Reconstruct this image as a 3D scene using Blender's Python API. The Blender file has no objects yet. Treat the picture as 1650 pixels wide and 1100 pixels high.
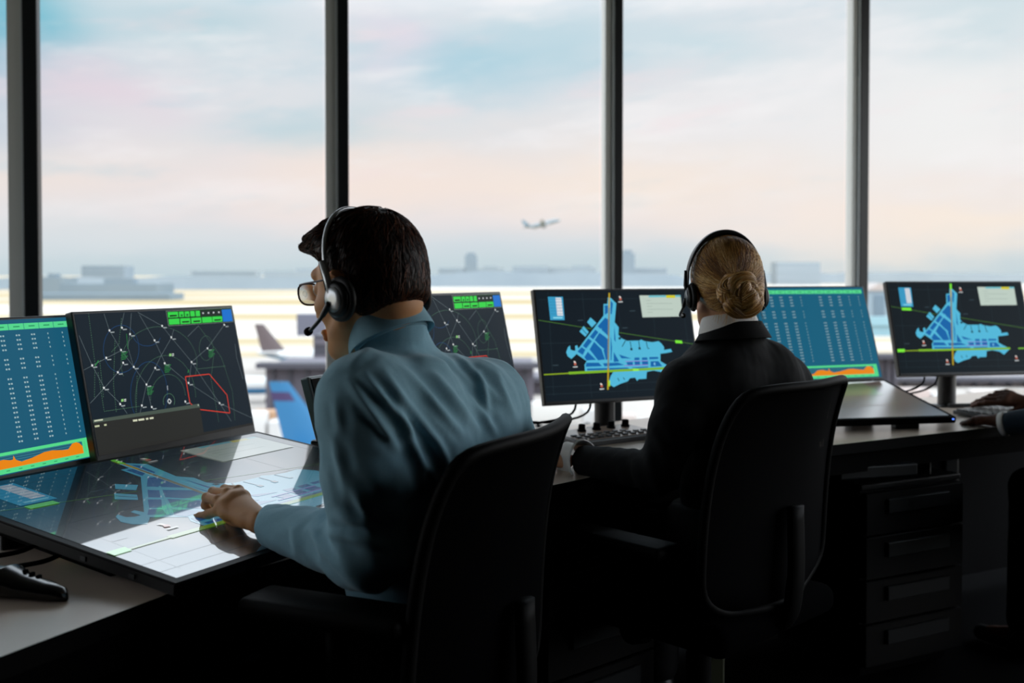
import bpy, bmesh, math, random
import numpy as np
from mathutils import Vector, Matrix
from mathutils.geometry import tessellate_polygon
random.seed(4); RNG=np.random.default_rng(7)
scene=bpy.context.scene
COL=scene.collection
PI=math.pi
F=1650.0; TH=math.radians(1.2); HOR=442.0; CAMZ=1.2
PPY=HOR+F*math.tan(TH)
def at(px,py,Y):
    """world point seen at photo pixel (px,py) at world depth Y"""
    a=(px-825)/F; b=(PPY-py)/F
    d=Vector((a, math.cos(TH)+b*math.sin(TH), -math.sin(TH)+b*math.cos(TH)))
    d*= Y/d.y
    return Vector((d.x,d.y,d.z+CAMZ))
def topx(P):
    P=np.asarray(P); y=P[...,1]; z=P[...,2]-CAMZ
    c,s=math.cos(TH),math.sin(TH); d=y*c-z*s; up=y*s+z*c
    return np.stack([825+F*P[...,0]/d, PPY-F*up/d],-1)
def onz(px,py,z):
    Y=2.0
    for _ in range(8):
        p=at(px,py,Y); Y*= (CAMZ-z)/max(1e-6,(CAMZ-p.z))
    return at(px,py,Y)

# ------------------------------------------------------------------ materials
def lin(h):
    if not isinstance(h,str): return tuple(h)[:3]
    h=h.lstrip('#'); o=[]
    for i in (0,2,4):
        c=int(h[i:i+2],16)/255
        o.append(c/12.92 if c<=.04045 else ((c+.055)/1.055)**2.4)
    return tuple(o)
MATS={}
def dim(h,k): return tuple(c*k for c in lin(h))
def mat(name,base='#808080',rough=.5,metal=0,spec=.5,emit=None,es=1.0,coat=0,coat_ior=1.5,coat_rough=.03,bump=None,var=None,sheen=0,alpha=None):
    if name in MATS: return MATS[name]
    m=bpy.data.materials.new(name); m.use_nodes=True; nt=m.node_tree; b=nt.nodes['Principled BSDF']
    c=lin(base); b.inputs['Base Color'].default_value=(*c,1)
    b.inputs['Roughness'].default_value=rough; b.inputs['Metallic'].default_value=metal
    b.inputs['Specular IOR Level'].default_value=spec
    if emit: b.inputs['Emission Color'].default_value=(*lin(emit),1); b.inputs['Emission Strength'].default_value=es
    if coat:
        b.inputs['Coat Weight'].default_value=coat; b.inputs['Coat IOR'].default_value=coat_ior; b.inputs['Coat Roughness'].default_value=coat_rough
    if sheen: b.inputs['Sheen Weight'].default_value=sheen
    if bump or var:
        tc=nt.nodes.new('ShaderNodeTexCoord')
    if bump:
        sc_,st,di=bump
        n=nt.nodes.new('ShaderNodeTexNoise'); n.inputs['Scale'].default_value=sc_; n.inputs['Detail'].default_value=4
        bp=nt.nodes.new('ShaderNodeBump'); bp.inputs['Strength'].default_value=st; bp.inputs['Distance'].default_value=di
        nt.links.new(tc.outputs['Object'],n.inputs['Vector']); nt.links.new(n.outputs['Fac'],bp.inputs['Height']); nt.links.new(bp.outputs['Normal'],b.inputs['Normal'])
    if var:
        vs,c2=var
        n=nt.nodes.new('ShaderNodeTexNoise'); n.inputs['Scale'].default_value=vs; n.inputs['Detail'].default_value=5
        r=nt.nodes.new('ShaderNodeValToRGB'); r.color_ramp.elements[0].position=.35; r.color_ramp.elements[1].position=.65
        r.color_ramp.elements[0].color=(*c,1); r.color_ramp.elements[1].color=(*lin(c2),1)
        nt.links.new(tc.outputs['Object'],n.inputs['Vector']); nt.links.new(n.outputs['Fac'],r.inputs['Fac']); nt.links.new(r.outputs['Color'],b.inputs['Base Color'])
    MATS[name]=m; return m
def glass(name,tint='#ffffff',fac_ior=1.45):
    m=bpy.data.materials.new(name); m.use_nodes=True; nt=m.node_tree; nt.nodes.clear()
    o=nt.nodes.new('ShaderNodeOutputMaterial'); mx=nt.nodes.new('ShaderNodeMixShader')
    t=nt.nodes.new('ShaderNodeBsdfTransparent'); g=nt.nodes.new('ShaderNodeBsdfGlossy'); f=nt.nodes.new('ShaderNodeFresnel')
    t.inputs[0].default_value=(*lin(tint),1); g.inputs['Roughness'].default_value=.01; f.inputs[0].default_value=fac_ior
    nt.links.new(f.outputs[0],mx.inputs[0]); nt.links.new(t.outputs[0],mx.inputs[1]); nt.links.new(g.outputs[0],mx.inputs[2]); nt.links.new(mx.outputs[0],o.inputs[0])
    return m

# ------------------------------------------------------------------ objects
WM={}
def thing(name,label,cat,loc=(0,0,0),rot=0,group=None):
    o=bpy.data.objects.new(name,None); COL.objects.link(o); o.empty_display_size=.1
    o.location=loc; o.rotation_euler=(0,0,rot)
    WM[o]=Matrix.Translation(Vector(loc))@Matrix.Rotation(rot,4,'Z')
    tag(o,label,cat,group); return o
def tag(o,label,cat,group=None):
    o['label']=label; o['category']=cat
    if group: o['group']=group
    return o
def link(name,me,mats,parent=None,smooth=False):
    if not isinstance(mats,(list,tuple)): mats=[mats]
    for m in mats: me.materials.append(m)
    o=bpy.data.objects.new(name,me); COL.objects.link(o)
    if parent is not None:
        me.transform(WM[parent].inverted()); o.parent=parent; WM[o]=WM[parent]
    else: WM[o]=Matrix.Identity(4)
    if smooth: me.polygons.foreach_set('use_smooth',[True]*len(me.polygons))
    me.update(); return o
def obj(name,bm,mats,parent=None,smooth=False,sharp=None):
    me=bpy.data.meshes.new(name); bmesh.ops.recalc_face_normals(bm,faces=bm.faces[:]); bm.to_mesh(me); bm.free()
    o=link(name,me,mats,parent,smooth)
    if sharp:
        try: me.set_sharp_from_angle(angle=math.radians(sharp))
        except Exception: pass
    return o
def npmesh(name,V,Fc,mats,parent=None,smooth=True,midx=None):
    me=bpy.data.meshes.new(name); V=np.asarray(V,dtype=np.float32); Fc=np.asarray(Fc,dtype=np.int32)
    me.vertices.add(len(V)); me.vertices.foreach_set('co',V.ravel())
    n,k=Fc.shape; me.loops.add(n*k); me.loops.foreach_set('vertex_index',Fc.ravel())
    me.polygons.add(n); me.polygons.foreach_set('loop_start',np.arange(0,n*k,k,dtype=np.int32))
    try: me.polygons.foreach_set('loop_total',np.full(n,k,dtype=np.int32))
    except Exception: pass
    if midx is not None: me.polygons.foreach_set('material_index',np.asarray(midx,dtype=np.int32))
    me.update(calc_edges=True); me.validate()
    return link(name,me,mats,parent,smooth)
def struct(o): o['kind']='structure'; return o

def box(bm,c,s,R=None,bev=0,seg=2):
    r=bmesh.ops.create_cube(bm,size=1.0)
    vs=r['verts']
    M=Matrix.Translation(Vector(c))@(R.to_4x4() if R else Matrix.Identity(4))@Matrix.Diagonal((*s,1))
    bmesh.ops.transform(bm,matrix=M,verts=vs)
    if bev:
        es=list({e for v in vs for e in v.link_edges})
        bmesh.ops.bevel(bm,geom=es,offset=bev,segments=seg,affect='EDGES',profile=.5)
def rotz(a): return Matrix.Rotation(a,3,'Z')
def frame_from(x,up=Vector((0,0,1))):
    x=Vector(x).normalized(); y=up.cross(x).normalized(); z=x.cross(y)
    return Matrix((x,y,z)).transposed()
def tube(bm,pts,r,n=8,cap=True,flat=1.0,upv=None):
    """tube along pts; r float or list; flat scales second radial axis"""
    pts=[Vector(p) for p in pts]; rr=r if isinstance(r,(list,tuple)) else [r]*len(pts)
    rings=[]; prev=None
    for i,p in enumerate(pts):
        t=(pts[min(i+1,len(pts)-1)]-pts[max(i-1,0)]).normalized()
        a=prev if prev is not None else (Vector(upv) if upv is not None else (Vector((0,0,1)) if abs(t.z)<.9 else Vector((1,0,0))))
        a=(a-t*a.dot(t)).normalized(); b=t.cross(a); prev=a
        rings.append([bm.verts.new(p+(a*math.cos(2*PI*k/n)+b*math.sin(2*PI*k/n)*flat)*rr[i]) for k in range(n)])
    for i in range(len(rings)-1):
        for k in range(n):
            bm.faces.new((rings[i][k],rings[i][(k+1)%n],rings[i+1][(k+1)%n],rings[i+1][k]))
    if cap:
        bm.faces.new(rings[0][::-1]); bm.faces.new(rings[-1])
def cyl(bm,c0,c1,r,n=24,r2=None):
    tube(bm,[c0,c1],[r,r2 if r2 is not None else r],n)
def lathe(bm,prof,n=24,M=Matrix.Identity(4)):
    rings=[]
    for (r,z) in prof:
        rings.append([bm.verts.new(M@Vector((r*math.cos(2*PI*k/n),r*math.sin(2*PI*k/n),z))) for k in range(n)])
    for i in range(len(rings)-1):
        for k in range(n): bm.faces.new((rings[i][k],rings[i][(k+1)%n],rings[i+1][(k+1)%n],rings[i+1][k]))
    bm.faces.new(rings[0][::-1]); bm.faces.new(rings[-1])
def prism(bm,pts,z0,z1):
    lo=[bm.verts.new((p[0],p[1],z0)) for p in pts]; hi=[bm.verts.new((p[0],p[1],z1)) for p in pts]
    n=len(pts)
    for i in range(n): bm.faces.new((lo[i],lo[(i+1)%n],hi[(i+1)%n],hi[i]))
    for tri in tessellate_polygon([[Vector((p[0],p[1],0)) for p in pts]]):
        bm.faces.new([hi[i] for i in tri]); bm.faces.new([lo[i] for i in tri][::-1])
def spline(pts,n=8):
    pts=[Vector(p) for p in pts]; out=[]
    P=[pts[0]*2-pts[1]]+pts+[pts[-1]*2-pts[-2]]
    for i in range(1,len(P)-2):
        for k in range(n):
            t=k/n; a,b,c,d=P[i-1],P[i],P[i+1],P[i+2]
            out.append(.5*((2*b)+(c-a)*t+(2*a-5*b+4*c-d)*t*t+(3*b-a-3*c+d)*t**3))
    out.append(pts[-1]); return out

# ------------------------------------------------------------------ camera, world, light
cam=bpy.data.cameras.new('camera'); co=bpy.data.objects.new('camera',cam); COL.objects.link(co); scene.camera=co
co.location=(0,0,CAMZ); co.rotation_euler=(PI/2-TH,0,0)
cam.sensor_fit='HORIZONTAL'; cam.sensor_width=36; cam.lens=36
cam.shift_y=(PPY-550)/1650; cam.clip_start=.05; cam.clip_end=30000
cam.dof.use_dof=True; cam.dof.focus_distance=1.95; cam.dof.aperture_fstop=3.6
scene.view_settings.view_transform='Standard'; scene.view_settings.look='None'; scene.view_settings.exposure=0; scene.view_settings.gamma=1
scene.view_settings.use_curve_mapping=False
scene.cycles.max_bounces=8; scene.cycles.transparent_max_bounces=16
scene.cycles.sample_clamp_indirect=4

w=bpy.data.worlds.new('sky'); scene.world=w; w.use_nodes=True
nt=w.node_tree; nt.nodes.clear(); N=nt.nodes.new; L=nt.links.new
def mth(op,a,b=None,c=None):
    n=N('ShaderNodeMath'); n.operation=op
    for i,x in enumerate((a,b,c)):
        if x is None: continue
        if isinstance(x,(int,float)): n.inputs[i].default_value=x
        else: L(x,n.inputs[i])
    return n.outputs[0]
tc=N('ShaderNodeTexCoord'); sep=N('ShaderNodeSeparateXYZ'); L(tc.outputs['Generated'],sep.inputs[0])
az=mth('ARCTAN2',sep.outputs[0],sep.outputs[1]); el=mth('ARCSINE',sep.outputs[2])
# wispy distortion of the cloud field
cmb=N('ShaderNodeCombineXYZ'); L(mth('MULTIPLY',az,3.0),cmb.inputs[0]); L(mth('MULTIPLY',el,9.0),cmb.inputs[1])
no=N('ShaderNodeTexNoise'); no.inputs['Scale'].default_value=1.6; no.inputs['Detail'].default_value=5; no.inputs['Roughness'].default_value=.55; L(cmb.outputs[0],no.inputs['Vector'])
no2=N('ShaderNodeTexNoise'); no2.inputs['Scale'].default_value=1.1; no2.inputs['Detail'].default_value=4; L(cmb.outputs[0],no2.inputs['Vector']);
nz=mth('SUBTRACT',no.outputs['Fac'],.5); nz2=mth('SUBTRACT',no2.outputs['Fac'],.5)
azd=mth('MULTIPLY_ADD',nz2,.16,az); eld=mth('MULTIPLY_ADD',nz,.10,el)
ramp=N('ShaderNodeValToRGB'); cr=ramp.color_ramp
# elevation ramp: el in rad mapped /0.6
L(mth('MULTIPLY',mth('MULTIPLY_ADD',nz,.02,el),1/.6),ramp.inputs['Fac'])
stops=[(0,'#c3d1d8'),(.02,'#c8d4da'),(.05,'#d3d9df'),(.09,'#e8dfe0'),(.14,'#efe0da'),(.22,'#e4e0e2'),(.32,'#dfdfe4'),(.42,'#dde0e6'),(.6,'#d6dce4'),(1,'#c8d4e0')]
while len(cr.elements)<len(stops): cr.elements.new(.5)
for e,(p,c) in zip(cr.elements,stops): e.position=p; e.color=(*lin(c),1)
cur=ramp.outputs['Color']
def blob(px,py,rx,ry,col,amt):
    global cur
    a0=math.atan((px-825)/F); e0=math.atan((HOR-py)/F)*math.cos(a0); ra=rx/F; re=ry/F
    u=mth('DIVIDE',mth('SUBTRACT',azd,a0),ra); v=mth('DIVIDE',mth('SUBTRACT',eld,e0),re)
    g=mth('EXPONENT',mth('MULTIPLY',mth('ADD',mth('MULTIPLY',u,u),mth('MULTIPLY',v,v)),-1.0))
    mx=N('ShaderNodeMixRGB'); L(mth('MULTIPLY',g,amt),mx.inputs[0]); L(cur,mx.inputs[1]); mx.inputs[2].default_value=(*lin(col),1); cur=mx.outputs[0]
for b in [(60,30,110,90,'#86c2d2',.95),(330,30,120,50,'#a9cbd6',.6),(-30,60,100,120,'#5fb0c8',.7),(480,215,150,45,'#b2ced9',.75),
          (760,110,170,60,'#a9cddc',.85),(900,60,120,40,'#b5d2de',.6),(1130,80,140,40,'#bcd6e0',.6),(130,150,130,55,'#e6d3dd',.8),
          (620,70,70,45,'#e2d8e4',.7),(330,300,160,50,'#e6dee2',.5),(1000,300,260,60,'#f7e6db',.8),(600,290,200,60,'#f6e2d9',.7),(1500,180,260,130,'#f3efee',.8),
          (1560,370,230,45,'#fbe8d8',.8),(1250,370,200,40,'#f8e6dc',.6),(200,370,220,35,'#dadde0',.6),(1600,30,170,60,'#c6d9e0',.6),(1180,200,160,50,'#efe9ea',.6)]:
    blob(*b)
# soft streaks of pale and blue cloud
cmb2=N('ShaderNodeCombineXYZ'); L(mth('MULTIPLY_ADD',el,2.4,mth('MULTIPLY',az,2.2)),cmb2.inputs[0]); L(mth('MULTIPLY_ADD',az,-1.6,mth('MULTIPLY',el,11.0)),cmb2.inputs[1])
for sc_,lo_,hi_,col_,am_ in ((1.9,.50,.72,'#f6f0f1',.55),(2.7,.54,.74,'#b4d0dc',.38),(2.2,.56,.75,'#f3dde0',.40)):
    n3=N('ShaderNodeTexNoise'); n3.inputs['Scale'].default_value=sc_; n3.inputs['Detail'].default_value=6; n3.inputs['Roughness'].default_value=.6
    ad=N('ShaderNodeVectorMath'); ad.operation='ADD'; L(cmb2.outputs[0],ad.inputs[0]); ad.inputs[1].default_value=(sc_*7,sc_*3,sc_); L(ad.outputs[0],n3.inputs['Vector'])
    mrr=N('ShaderNodeMapRange'); mrr.interpolation_type='SMOOTHSTEP'; L(n3.outputs['Fac'],mrr.inputs[0]); mrr.inputs[1].default_value=lo_; mrr.inputs[2].default_value=hi_; mrr.inputs[3].default_value=0; mrr.inputs[4].default_value=am_
    fade=N('ShaderNodeMapRange'); L(el,fade.inputs[0]); fade.inputs[1].default_value=.02; fade.inputs[2].default_value=.10
    mx=N('ShaderNodeMixRGB'); L(mth('MULTIPLY',mrr.outputs[0],fade.outputs[0]),mx.inputs[0]); L(cur,mx.inputs[1]); mx.inputs[2].default_value=(*lin(col_),1); cur=mx.outputs[0]
bg=N('ShaderNodeBackground'); L(cur,bg.inputs[0]); # strength boosted overhead and to both sides, out of view, to light the room
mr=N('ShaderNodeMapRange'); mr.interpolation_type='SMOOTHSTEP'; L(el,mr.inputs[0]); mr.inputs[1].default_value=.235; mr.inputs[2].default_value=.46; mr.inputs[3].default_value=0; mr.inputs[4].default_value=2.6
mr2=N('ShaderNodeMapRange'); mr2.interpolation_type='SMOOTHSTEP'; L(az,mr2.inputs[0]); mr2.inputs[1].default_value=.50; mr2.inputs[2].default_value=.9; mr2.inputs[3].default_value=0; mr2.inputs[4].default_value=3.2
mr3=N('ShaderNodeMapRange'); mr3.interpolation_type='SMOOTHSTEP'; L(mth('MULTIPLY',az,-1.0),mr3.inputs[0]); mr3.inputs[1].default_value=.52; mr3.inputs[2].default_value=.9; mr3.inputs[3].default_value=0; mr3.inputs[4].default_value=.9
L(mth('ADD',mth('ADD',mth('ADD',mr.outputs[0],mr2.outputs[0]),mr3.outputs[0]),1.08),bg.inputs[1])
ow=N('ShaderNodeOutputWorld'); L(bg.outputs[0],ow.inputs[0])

sun=bpy.data.lights.new('sun','SUN'); so=bpy.data.objects.new('sun',sun); COL.objects.link(so)
sun.energy=.7; sun.angle=math.radians(8); sun.color=(1,.9,.78)
so.rotation_euler=Vector((.10,.35,-1)).to_track_quat('-Z','Y').to_euler(); so.location=(0,0,60)

# ------------------------------------------------------------------ setting: tower cab
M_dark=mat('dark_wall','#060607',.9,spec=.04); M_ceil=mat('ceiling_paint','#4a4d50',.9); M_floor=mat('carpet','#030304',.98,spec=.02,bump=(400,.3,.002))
M_alu=mat('mullion_grey','#cdd1ce',.4,spec=.5); M_alud=mat('mullion_dark','#1a1f22',.4,spec=.4); M_seam=mat('mullion_gasket','#c2cccf',.35)  # grey bar's pale colour includes the light caught by the mullion's left side
Y0=4.3; WX0=(42-825)/F*Y0; WDX=482/F*Y0; WDY=.0676*Y0
def wp(i,off=0): # window line point; off = toward outside
    n=Vector((-WDY,WDX,0)).normalized()
    return Vector((WX0+i*WDX,Y0+i*WDY,0))+n*off
wyaw=math.atan2(WDY,WDX); ZS=.22; ZT=2.95
G_win=glass('window_glass','#f7fbfb',1.10)
i0,i1=-2,5
def slab(name,p,q,z0,z1,t,m,off=0):
    bm=bmesh.new(); p=Vector(p);q=Vector(q); d=(q-p); L_=d.length; yaw=math.atan2(d.y,d.x); n=Vector((-d.y,d.x,0)).normalized()
    c=(p+q)/2+n*off; box(bm,(c.x,c.y,(z0+z1)/2),(L_,t,z1-z0),rotz(yaw)); return struct(obj(name,bm,m))
slab('wall_front',wp(i0),wp(i1),0,ZS,.16,M_dark); slab('trim_1',wp(i0),wp(i1),ZS,ZS+.03,.22,M_alud); slab('trim_2',wp(i0),wp(i1),ZT,3.3,.16,M_dark)
BL=wp(i0); BR=wp(i1)
RC=Vector((BR.x+.3,-1.6,0)); LC=Vector((BL.x-.2,-1.6,0))
slab('wall_back',LC,RC,0,3.3,.1,M_dark)
dl=LC-BL; l1=BL+dl*.25; l2=BL+dl*.5; l3=BL+dl*.75
slab('wall_left',l3,LC,0,3.3,.1,M_dark)
tn=3
_ob=box
def boxm(bm,mi,*a,**k):
    before=set(bm.faces); _ob(bm,*a,**k)
    for f in bm.faces:
        if f not in before: f.material_index=mi
def mullion(p,yaw,w1=.046,w2=.055,idx=1):
    bm=bmesh.new(); X=Vector((math.cos(yaw),math.sin(yaw),0)); Yv=Vector((-math.sin(yaw),math.cos(yaw),0)); p=Vector(p); R=rotz(yaw)
    zc=(ZS+ZT)/2+.015; h=ZT-ZS-.03
    c=p-X*(w1/2+.005)-Yv*.0; boxm(bm,0,(c.x,c.y,zc),(w1,.06,h),R)
    c=p+X*(w2/2+.002)-Yv*.01; boxm(bm,1,(c.x,c.y,zc),(w2,.07,h),R,bev=.003,seg=1)
    c=p-X*.0015-Yv*.012; boxm(bm,2,(c.x,c.y,zc),(.006,.06,h),R)
    return struct(obj('trim_%d'%idx,bm,[M_alu,M_alud,M_seam]))
widx=1
for i in range(i0,i1+1):
    mullion(wp(i),wyaw,*{0:(.054,.058),1:(.044,.050),2:(.034,.042),3:(.028,.050)}.get(i,(.034,.046)),idx=tn); tn+=1
def pane(p,q):
    global widx
    bm=bmesh.new(); a=Vector(p);b=Vector(q)
    vs=[bm.verts.new(v) for v in ((a.x,a.y,ZS+.03),(b.x,b.y,ZS+.03),(b.x,b.y,ZT),(a.x,a.y,ZT))]; bm.faces.new(vs)
    struct(obj('window_%d'%widx,bm,G_win)); widx+=1
dX=Vector((math.cos(wyaw),math.sin(wyaw),0))
for i in range(i0,i1): pane(wp(i)+dX*.06,wp(i+1)-dX*.06)
# right side of the cab: two more glazed bays, then solid wall
d=(RC-BR); q1=BR+d*.23; q2=BR+d*.46; q3=BR+d*.69
slab('wall_right',q3,RC,0,3.3,.1,M_dark)
slab('trim_%d'%tn,BR,q3,0,ZS,.16,M_dark); tn+=1
slab('trim_%d'%tn,BR,q3,ZT,3.3,.16,M_dark); tn+=1
for q in (q1,q2): mullion(q,math.atan2(d.y,d.x),idx=tn); tn+=1
slab('trim_%d'%tn,BL,l3,0,ZS,.16,M_dark); tn+=1
slab('trim_%d'%tn,BL,l3,ZT,3.3,.16,M_dark); tn+=1
for q in (l1,l2): mullion(q,math.atan2(dl.y,dl.x),idx=tn); tn+=1
for a,b in ((BR,q1),(q1,q2),(q2,q3),(BL,l1),(l1,l2),(l2,l3)): pane(a+(b-a)*.04,b-(b-a)*.04)
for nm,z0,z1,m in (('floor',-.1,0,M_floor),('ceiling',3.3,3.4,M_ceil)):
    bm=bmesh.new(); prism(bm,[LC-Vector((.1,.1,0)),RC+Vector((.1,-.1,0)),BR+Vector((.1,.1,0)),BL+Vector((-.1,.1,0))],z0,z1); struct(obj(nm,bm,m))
# ------------------------------------------------------------------ console desks
DZ=.73
M_top=mat('worktop_laminate','#cfbcab',.24,spec=1.0,bump=(900,.08,.0006)); M_black=mat('black_plastic','#0c0e10',.42); M_blackm=mat('black_matte','#040405',.85,spec=.06)
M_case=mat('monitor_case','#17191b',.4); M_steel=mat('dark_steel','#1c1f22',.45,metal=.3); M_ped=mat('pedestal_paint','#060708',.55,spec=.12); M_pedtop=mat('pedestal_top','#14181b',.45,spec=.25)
front=[(-.93,.65),(-.627,1.255),(-.50,1.512),(.09,2.274),(.195,2.379),(.877,2.81),(1.45,3.127),(2.35,3.58)]
back=[(2.05,4.22),(1.72,3.98),(1.1,3.66),(.46,3.36),(.177,3.16),(-.55,2.79),(-.92,2.55),(-1.28,1.95),(-1.72,1.05)]
bm=bmesh.new(); prism(bm,front+back,DZ-.03,DZ); bmesh.ops.remove_doubles(bm,verts=bm.verts[:],dist=1e-5)
desk=thing('console_desk','long curved grey console worktop running under all the screens','desk',(0,2.3,0))
wt=obj('worktop',bm,[M_top,mat('worktop_edge','#060606',.7,spec=.08)],desk)
for p_ in wt.data.polygons:
    if abs(p_.normal.z)<.5: p_.material_index=1
bm=bmesh.new()
fr=[Vector((x,y,0)) for x,y in front]
def offs(pl,d):
    out=[]
    for i,p in enumerate(pl):
        t=(pl[min(i+1,len(pl)-1)]-pl[max(i-1,0)]).normalized(); out.append(p+Vector((-t.y,t.x,0))*d)
    return out
a=offs(fr,.02); b=offs(fr,.04)
prism(bm,[tuple(v[:2]) for v in a]+[tuple(v[:2]) for v in b[::-1]],DZ-.09,DZ-.03); obj('edge_rail',bm,M_blackm,desk)
a=offs(fr,.56); b=offs(fr,.59)
bm=bmesh.new(); prism(bm,[tuple(v[:2]) for v in a]+[tuple(v[:2]) for v in b[::-1]],.05,DZ-.031); obj('modesty_panel',bm,M_blackm,desk)
M_olive=mat('leg_paint','#3b3d2a',.6)
for (x,y,m) in ((-.88,.95,M_steel),(-.30,1.95,M_steel),(.56,2.82,M_olive),(1.28,3.2,M_steel),(2.15,3.65,M_steel),(-1.25,1.75,M_steel),(.30,3.12,M_steel),(1.65,3.85,M_steel)):
    bm=bmesh.new(); box(bm,(x,y,(DZ-.031)/2),(.05,.05,DZ-.031),bev=.004,seg=1); obj('leg',bm,m,desk)

def pedestal(p,q,depth,label,top=.58,nd=4):
    """drawer unit: p,q = front top corners (left,right)"""
    p=Vector(p);q=Vector(q); d=q-p; w_=d.length; yaw=math.atan2(d.y,d.x); c=(p+q)/2; n=Vector((-math.sin(yaw),math.cos(yaw),0))
    t=thing('drawer_pedestal',label,'drawer unit',(c.x+n.x*depth/2,c.y+n.y*depth/2,0),yaw,'drawer units under the console')
    R=rotz(yaw); X=Vector((math.cos(yaw),math.sin(yaw),0))
    def L2(x,y,z): return c+X*x+n*y+Vector((0,0,z))
    bm=bmesh.new(); box(bm,L2(0,depth/2,(top-.02)/2+.02),(w_-.01,depth-.02,top-.06),R); obj('body',bm,M_ped,t)
    bm=bmesh.new(); box(bm,L2(0,depth/2,top-.009),(w_,depth,.018),R,bev=.004); obj('top',bm,M_pedtop,t)
    hh=(top-.06)/nd
    for k in range(nd):
        z=top-.022-hh*(k+.5)
        bm=bmesh.new(); box(bm,L2(0,-.004,z),(w_-.012,.022,hh-.006),R,bev=.002,seg=1); dr=obj('drawer',bm,M_ped,t)
        bm=bmesh.new(); box(bm,L2(.005,-.02,z+hh*.16),(w_*.62,.012,hh*.33),R,bev=.002,seg=1)
        obj('handle',bm,M_pedtop,dr)
    bm=bmesh.new(); box(bm,L2(0,depth/2,.012),(w_-.06,depth-.06,.024),R); obj('plinth',bm,M_blackm,t)
    return t
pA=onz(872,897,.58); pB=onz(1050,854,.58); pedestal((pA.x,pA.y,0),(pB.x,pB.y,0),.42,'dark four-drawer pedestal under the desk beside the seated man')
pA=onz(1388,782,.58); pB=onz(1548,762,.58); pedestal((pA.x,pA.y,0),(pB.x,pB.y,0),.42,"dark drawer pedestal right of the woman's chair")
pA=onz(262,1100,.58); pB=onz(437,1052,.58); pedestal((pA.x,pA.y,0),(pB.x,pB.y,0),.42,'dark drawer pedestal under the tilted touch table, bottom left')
# small socket plate on its tray below the worktop
t=thing('socket_box','small grey socket plate below the worktop, above the right pedestal','socket box',(1.15,3.2,.64),.3)
c=onz(1393,742,.655)
R=rotz(.3)
bm=bmesh.new(); box(bm,(c.x,c.y,.635),(.26,.14,.035),R,bev=.004); obj('housing',bm,M_pedtop,t)
for k in range(3):
    bm=bmesh.new(); lathe(bm,[(.016,0),(.016,.002),(.010,.002)],16,Matrix.Translation((c.x-.07+.07*k,c.y-.02+.02*k,.6525))); obj('socket',bm,M_blackm,t)
for s in (-1,1):
    bm=bmesh.new(); box(bm,(c.x+.10*s*math.cos(.3),c.y+.10*s*math.sin(.3),.676),(.012,.02,.048),R); obj('bracket',bm,M_blackm,t)

# ------------------------------------------------------------------ screen graphics
def homog(quad):
    """pixel quad TL,TR,BR,BL -> function mapping pixel to (u,v), v down"""
    A=[];B=[]
    for (x,y),(u,v) in zip(quad,((0,0),(1,0),(1,1),(0,1))):
        A+= [[x,y,1,0,0,0,-u*x,-u*y],[0,0,0,x,y,1,-v*x,-v*y]]; B+=[u,v]
    h=np.linalg.solve(np.array(A,float),np.array(B,float))
    def f(p):
        x,y=p; w_=h[6]*x+h[7]*y+1; return ((h[0]*x+h[1]*y+h[2])/w_,(h[3]*x+h[4]*y+h[5])/w_)
    return f
class Gfx:
    def __init__(s,f=None,asp=1.6): s.f=f; s.items=[]; s.asp=asp; s.layer=0
    def m(s,p): return s.f(p) if s.f else p
    def poly(s,pts,c,uv=False):
        s.items.append(([p if uv else s.m(p) for p in pts],c,s.layer)); s.layer+=1
    def _seg(s,a,b,w_,c):
        ax,ay=a[0]*s.asp,a[1]; bx,by=b[0]*s.asp,b[1]; dx,dy=bx-ax,by-ay; l=math.hypot(dx,dy)
        if l<1e-9: return
        nx,ny=-dy/l*w_/2,dx/l*w_/2
        s.items.append(([((ax+nx)/s.asp,ay+ny),((bx+nx)/s.asp,by+ny),((bx-nx)/s.asp,by-ny),((ax-nx)/s.asp,ay-ny)],c,s.layer))
    def line(s,pts,w_,c,dash=None,uv=False,closed=False):
        P=[p if uv else s.m(p) for p in pts]
        if closed: P.append(P[0])
        for a,b in zip(P,P[1:]):
            if not dash: s._seg(a,b,w_,c)
            else:
                l=math.hypot((b[0]-a[0])*s.asp,b[1]-a[1]); n=max(1,round(l/dash))
                for k in range(n):
                    t0=k/n; t1=(k+.5)/n
                    s._seg((a[0]+(b[0]-a[0])*t0,a[1]+(b[1]-a[1])*t0),(a[0]+(b[0]-a[0])*t1,a[1]+(b[1]-a[1])*t1),w_,c)
        s.layer+=1
    def arc(s,c,rx,ry,a0,a1,w_,col,dash=None,n=48):
        s.line([(c[0]+rx*math.cos(math.radians(a0+(a1-a0)*k/n)),c[1]+ry*math.sin(math.radians(a0+(a1-a0)*k/n))) for k in range(n+1)],w_,col,None if not dash else dash)
    def rect(s,u0,v0,u1,v1,c): s.poly([(u0,v0),(u1,v0),(u1,v1),(u0,v1)],c,uv=True)
    def dots(s,pts,su,sv,c,uv=False):
        for p in pts:
            u,v=p if uv else s.m(p)
            s.items.append(([(u-su/2,v-sv/2),(u+su/2,v-sv/2),(u+su/2,v+sv/2),(u-su/2,v+sv/2)],c,s.layer))
        s.layer+=1
SM={}
def smat(c,kind):
    k=(c,kind)
    if k not in SM:
        if kind=='table':
            SM[k]=mat('table_px_'+c,'#020304',.25,emit=c,es=.36,coat=1,coat_ior=2.3,coat_rough=.02,spec=.3)
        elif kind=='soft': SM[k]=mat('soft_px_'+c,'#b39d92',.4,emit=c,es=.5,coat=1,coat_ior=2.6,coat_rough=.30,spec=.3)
        elif 0: pass
        else:
            SM[k]=mat('screen_px_'+c,'#020304',.5,emit=c,es=.92,spec=.08)
    return SM[k]
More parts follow.
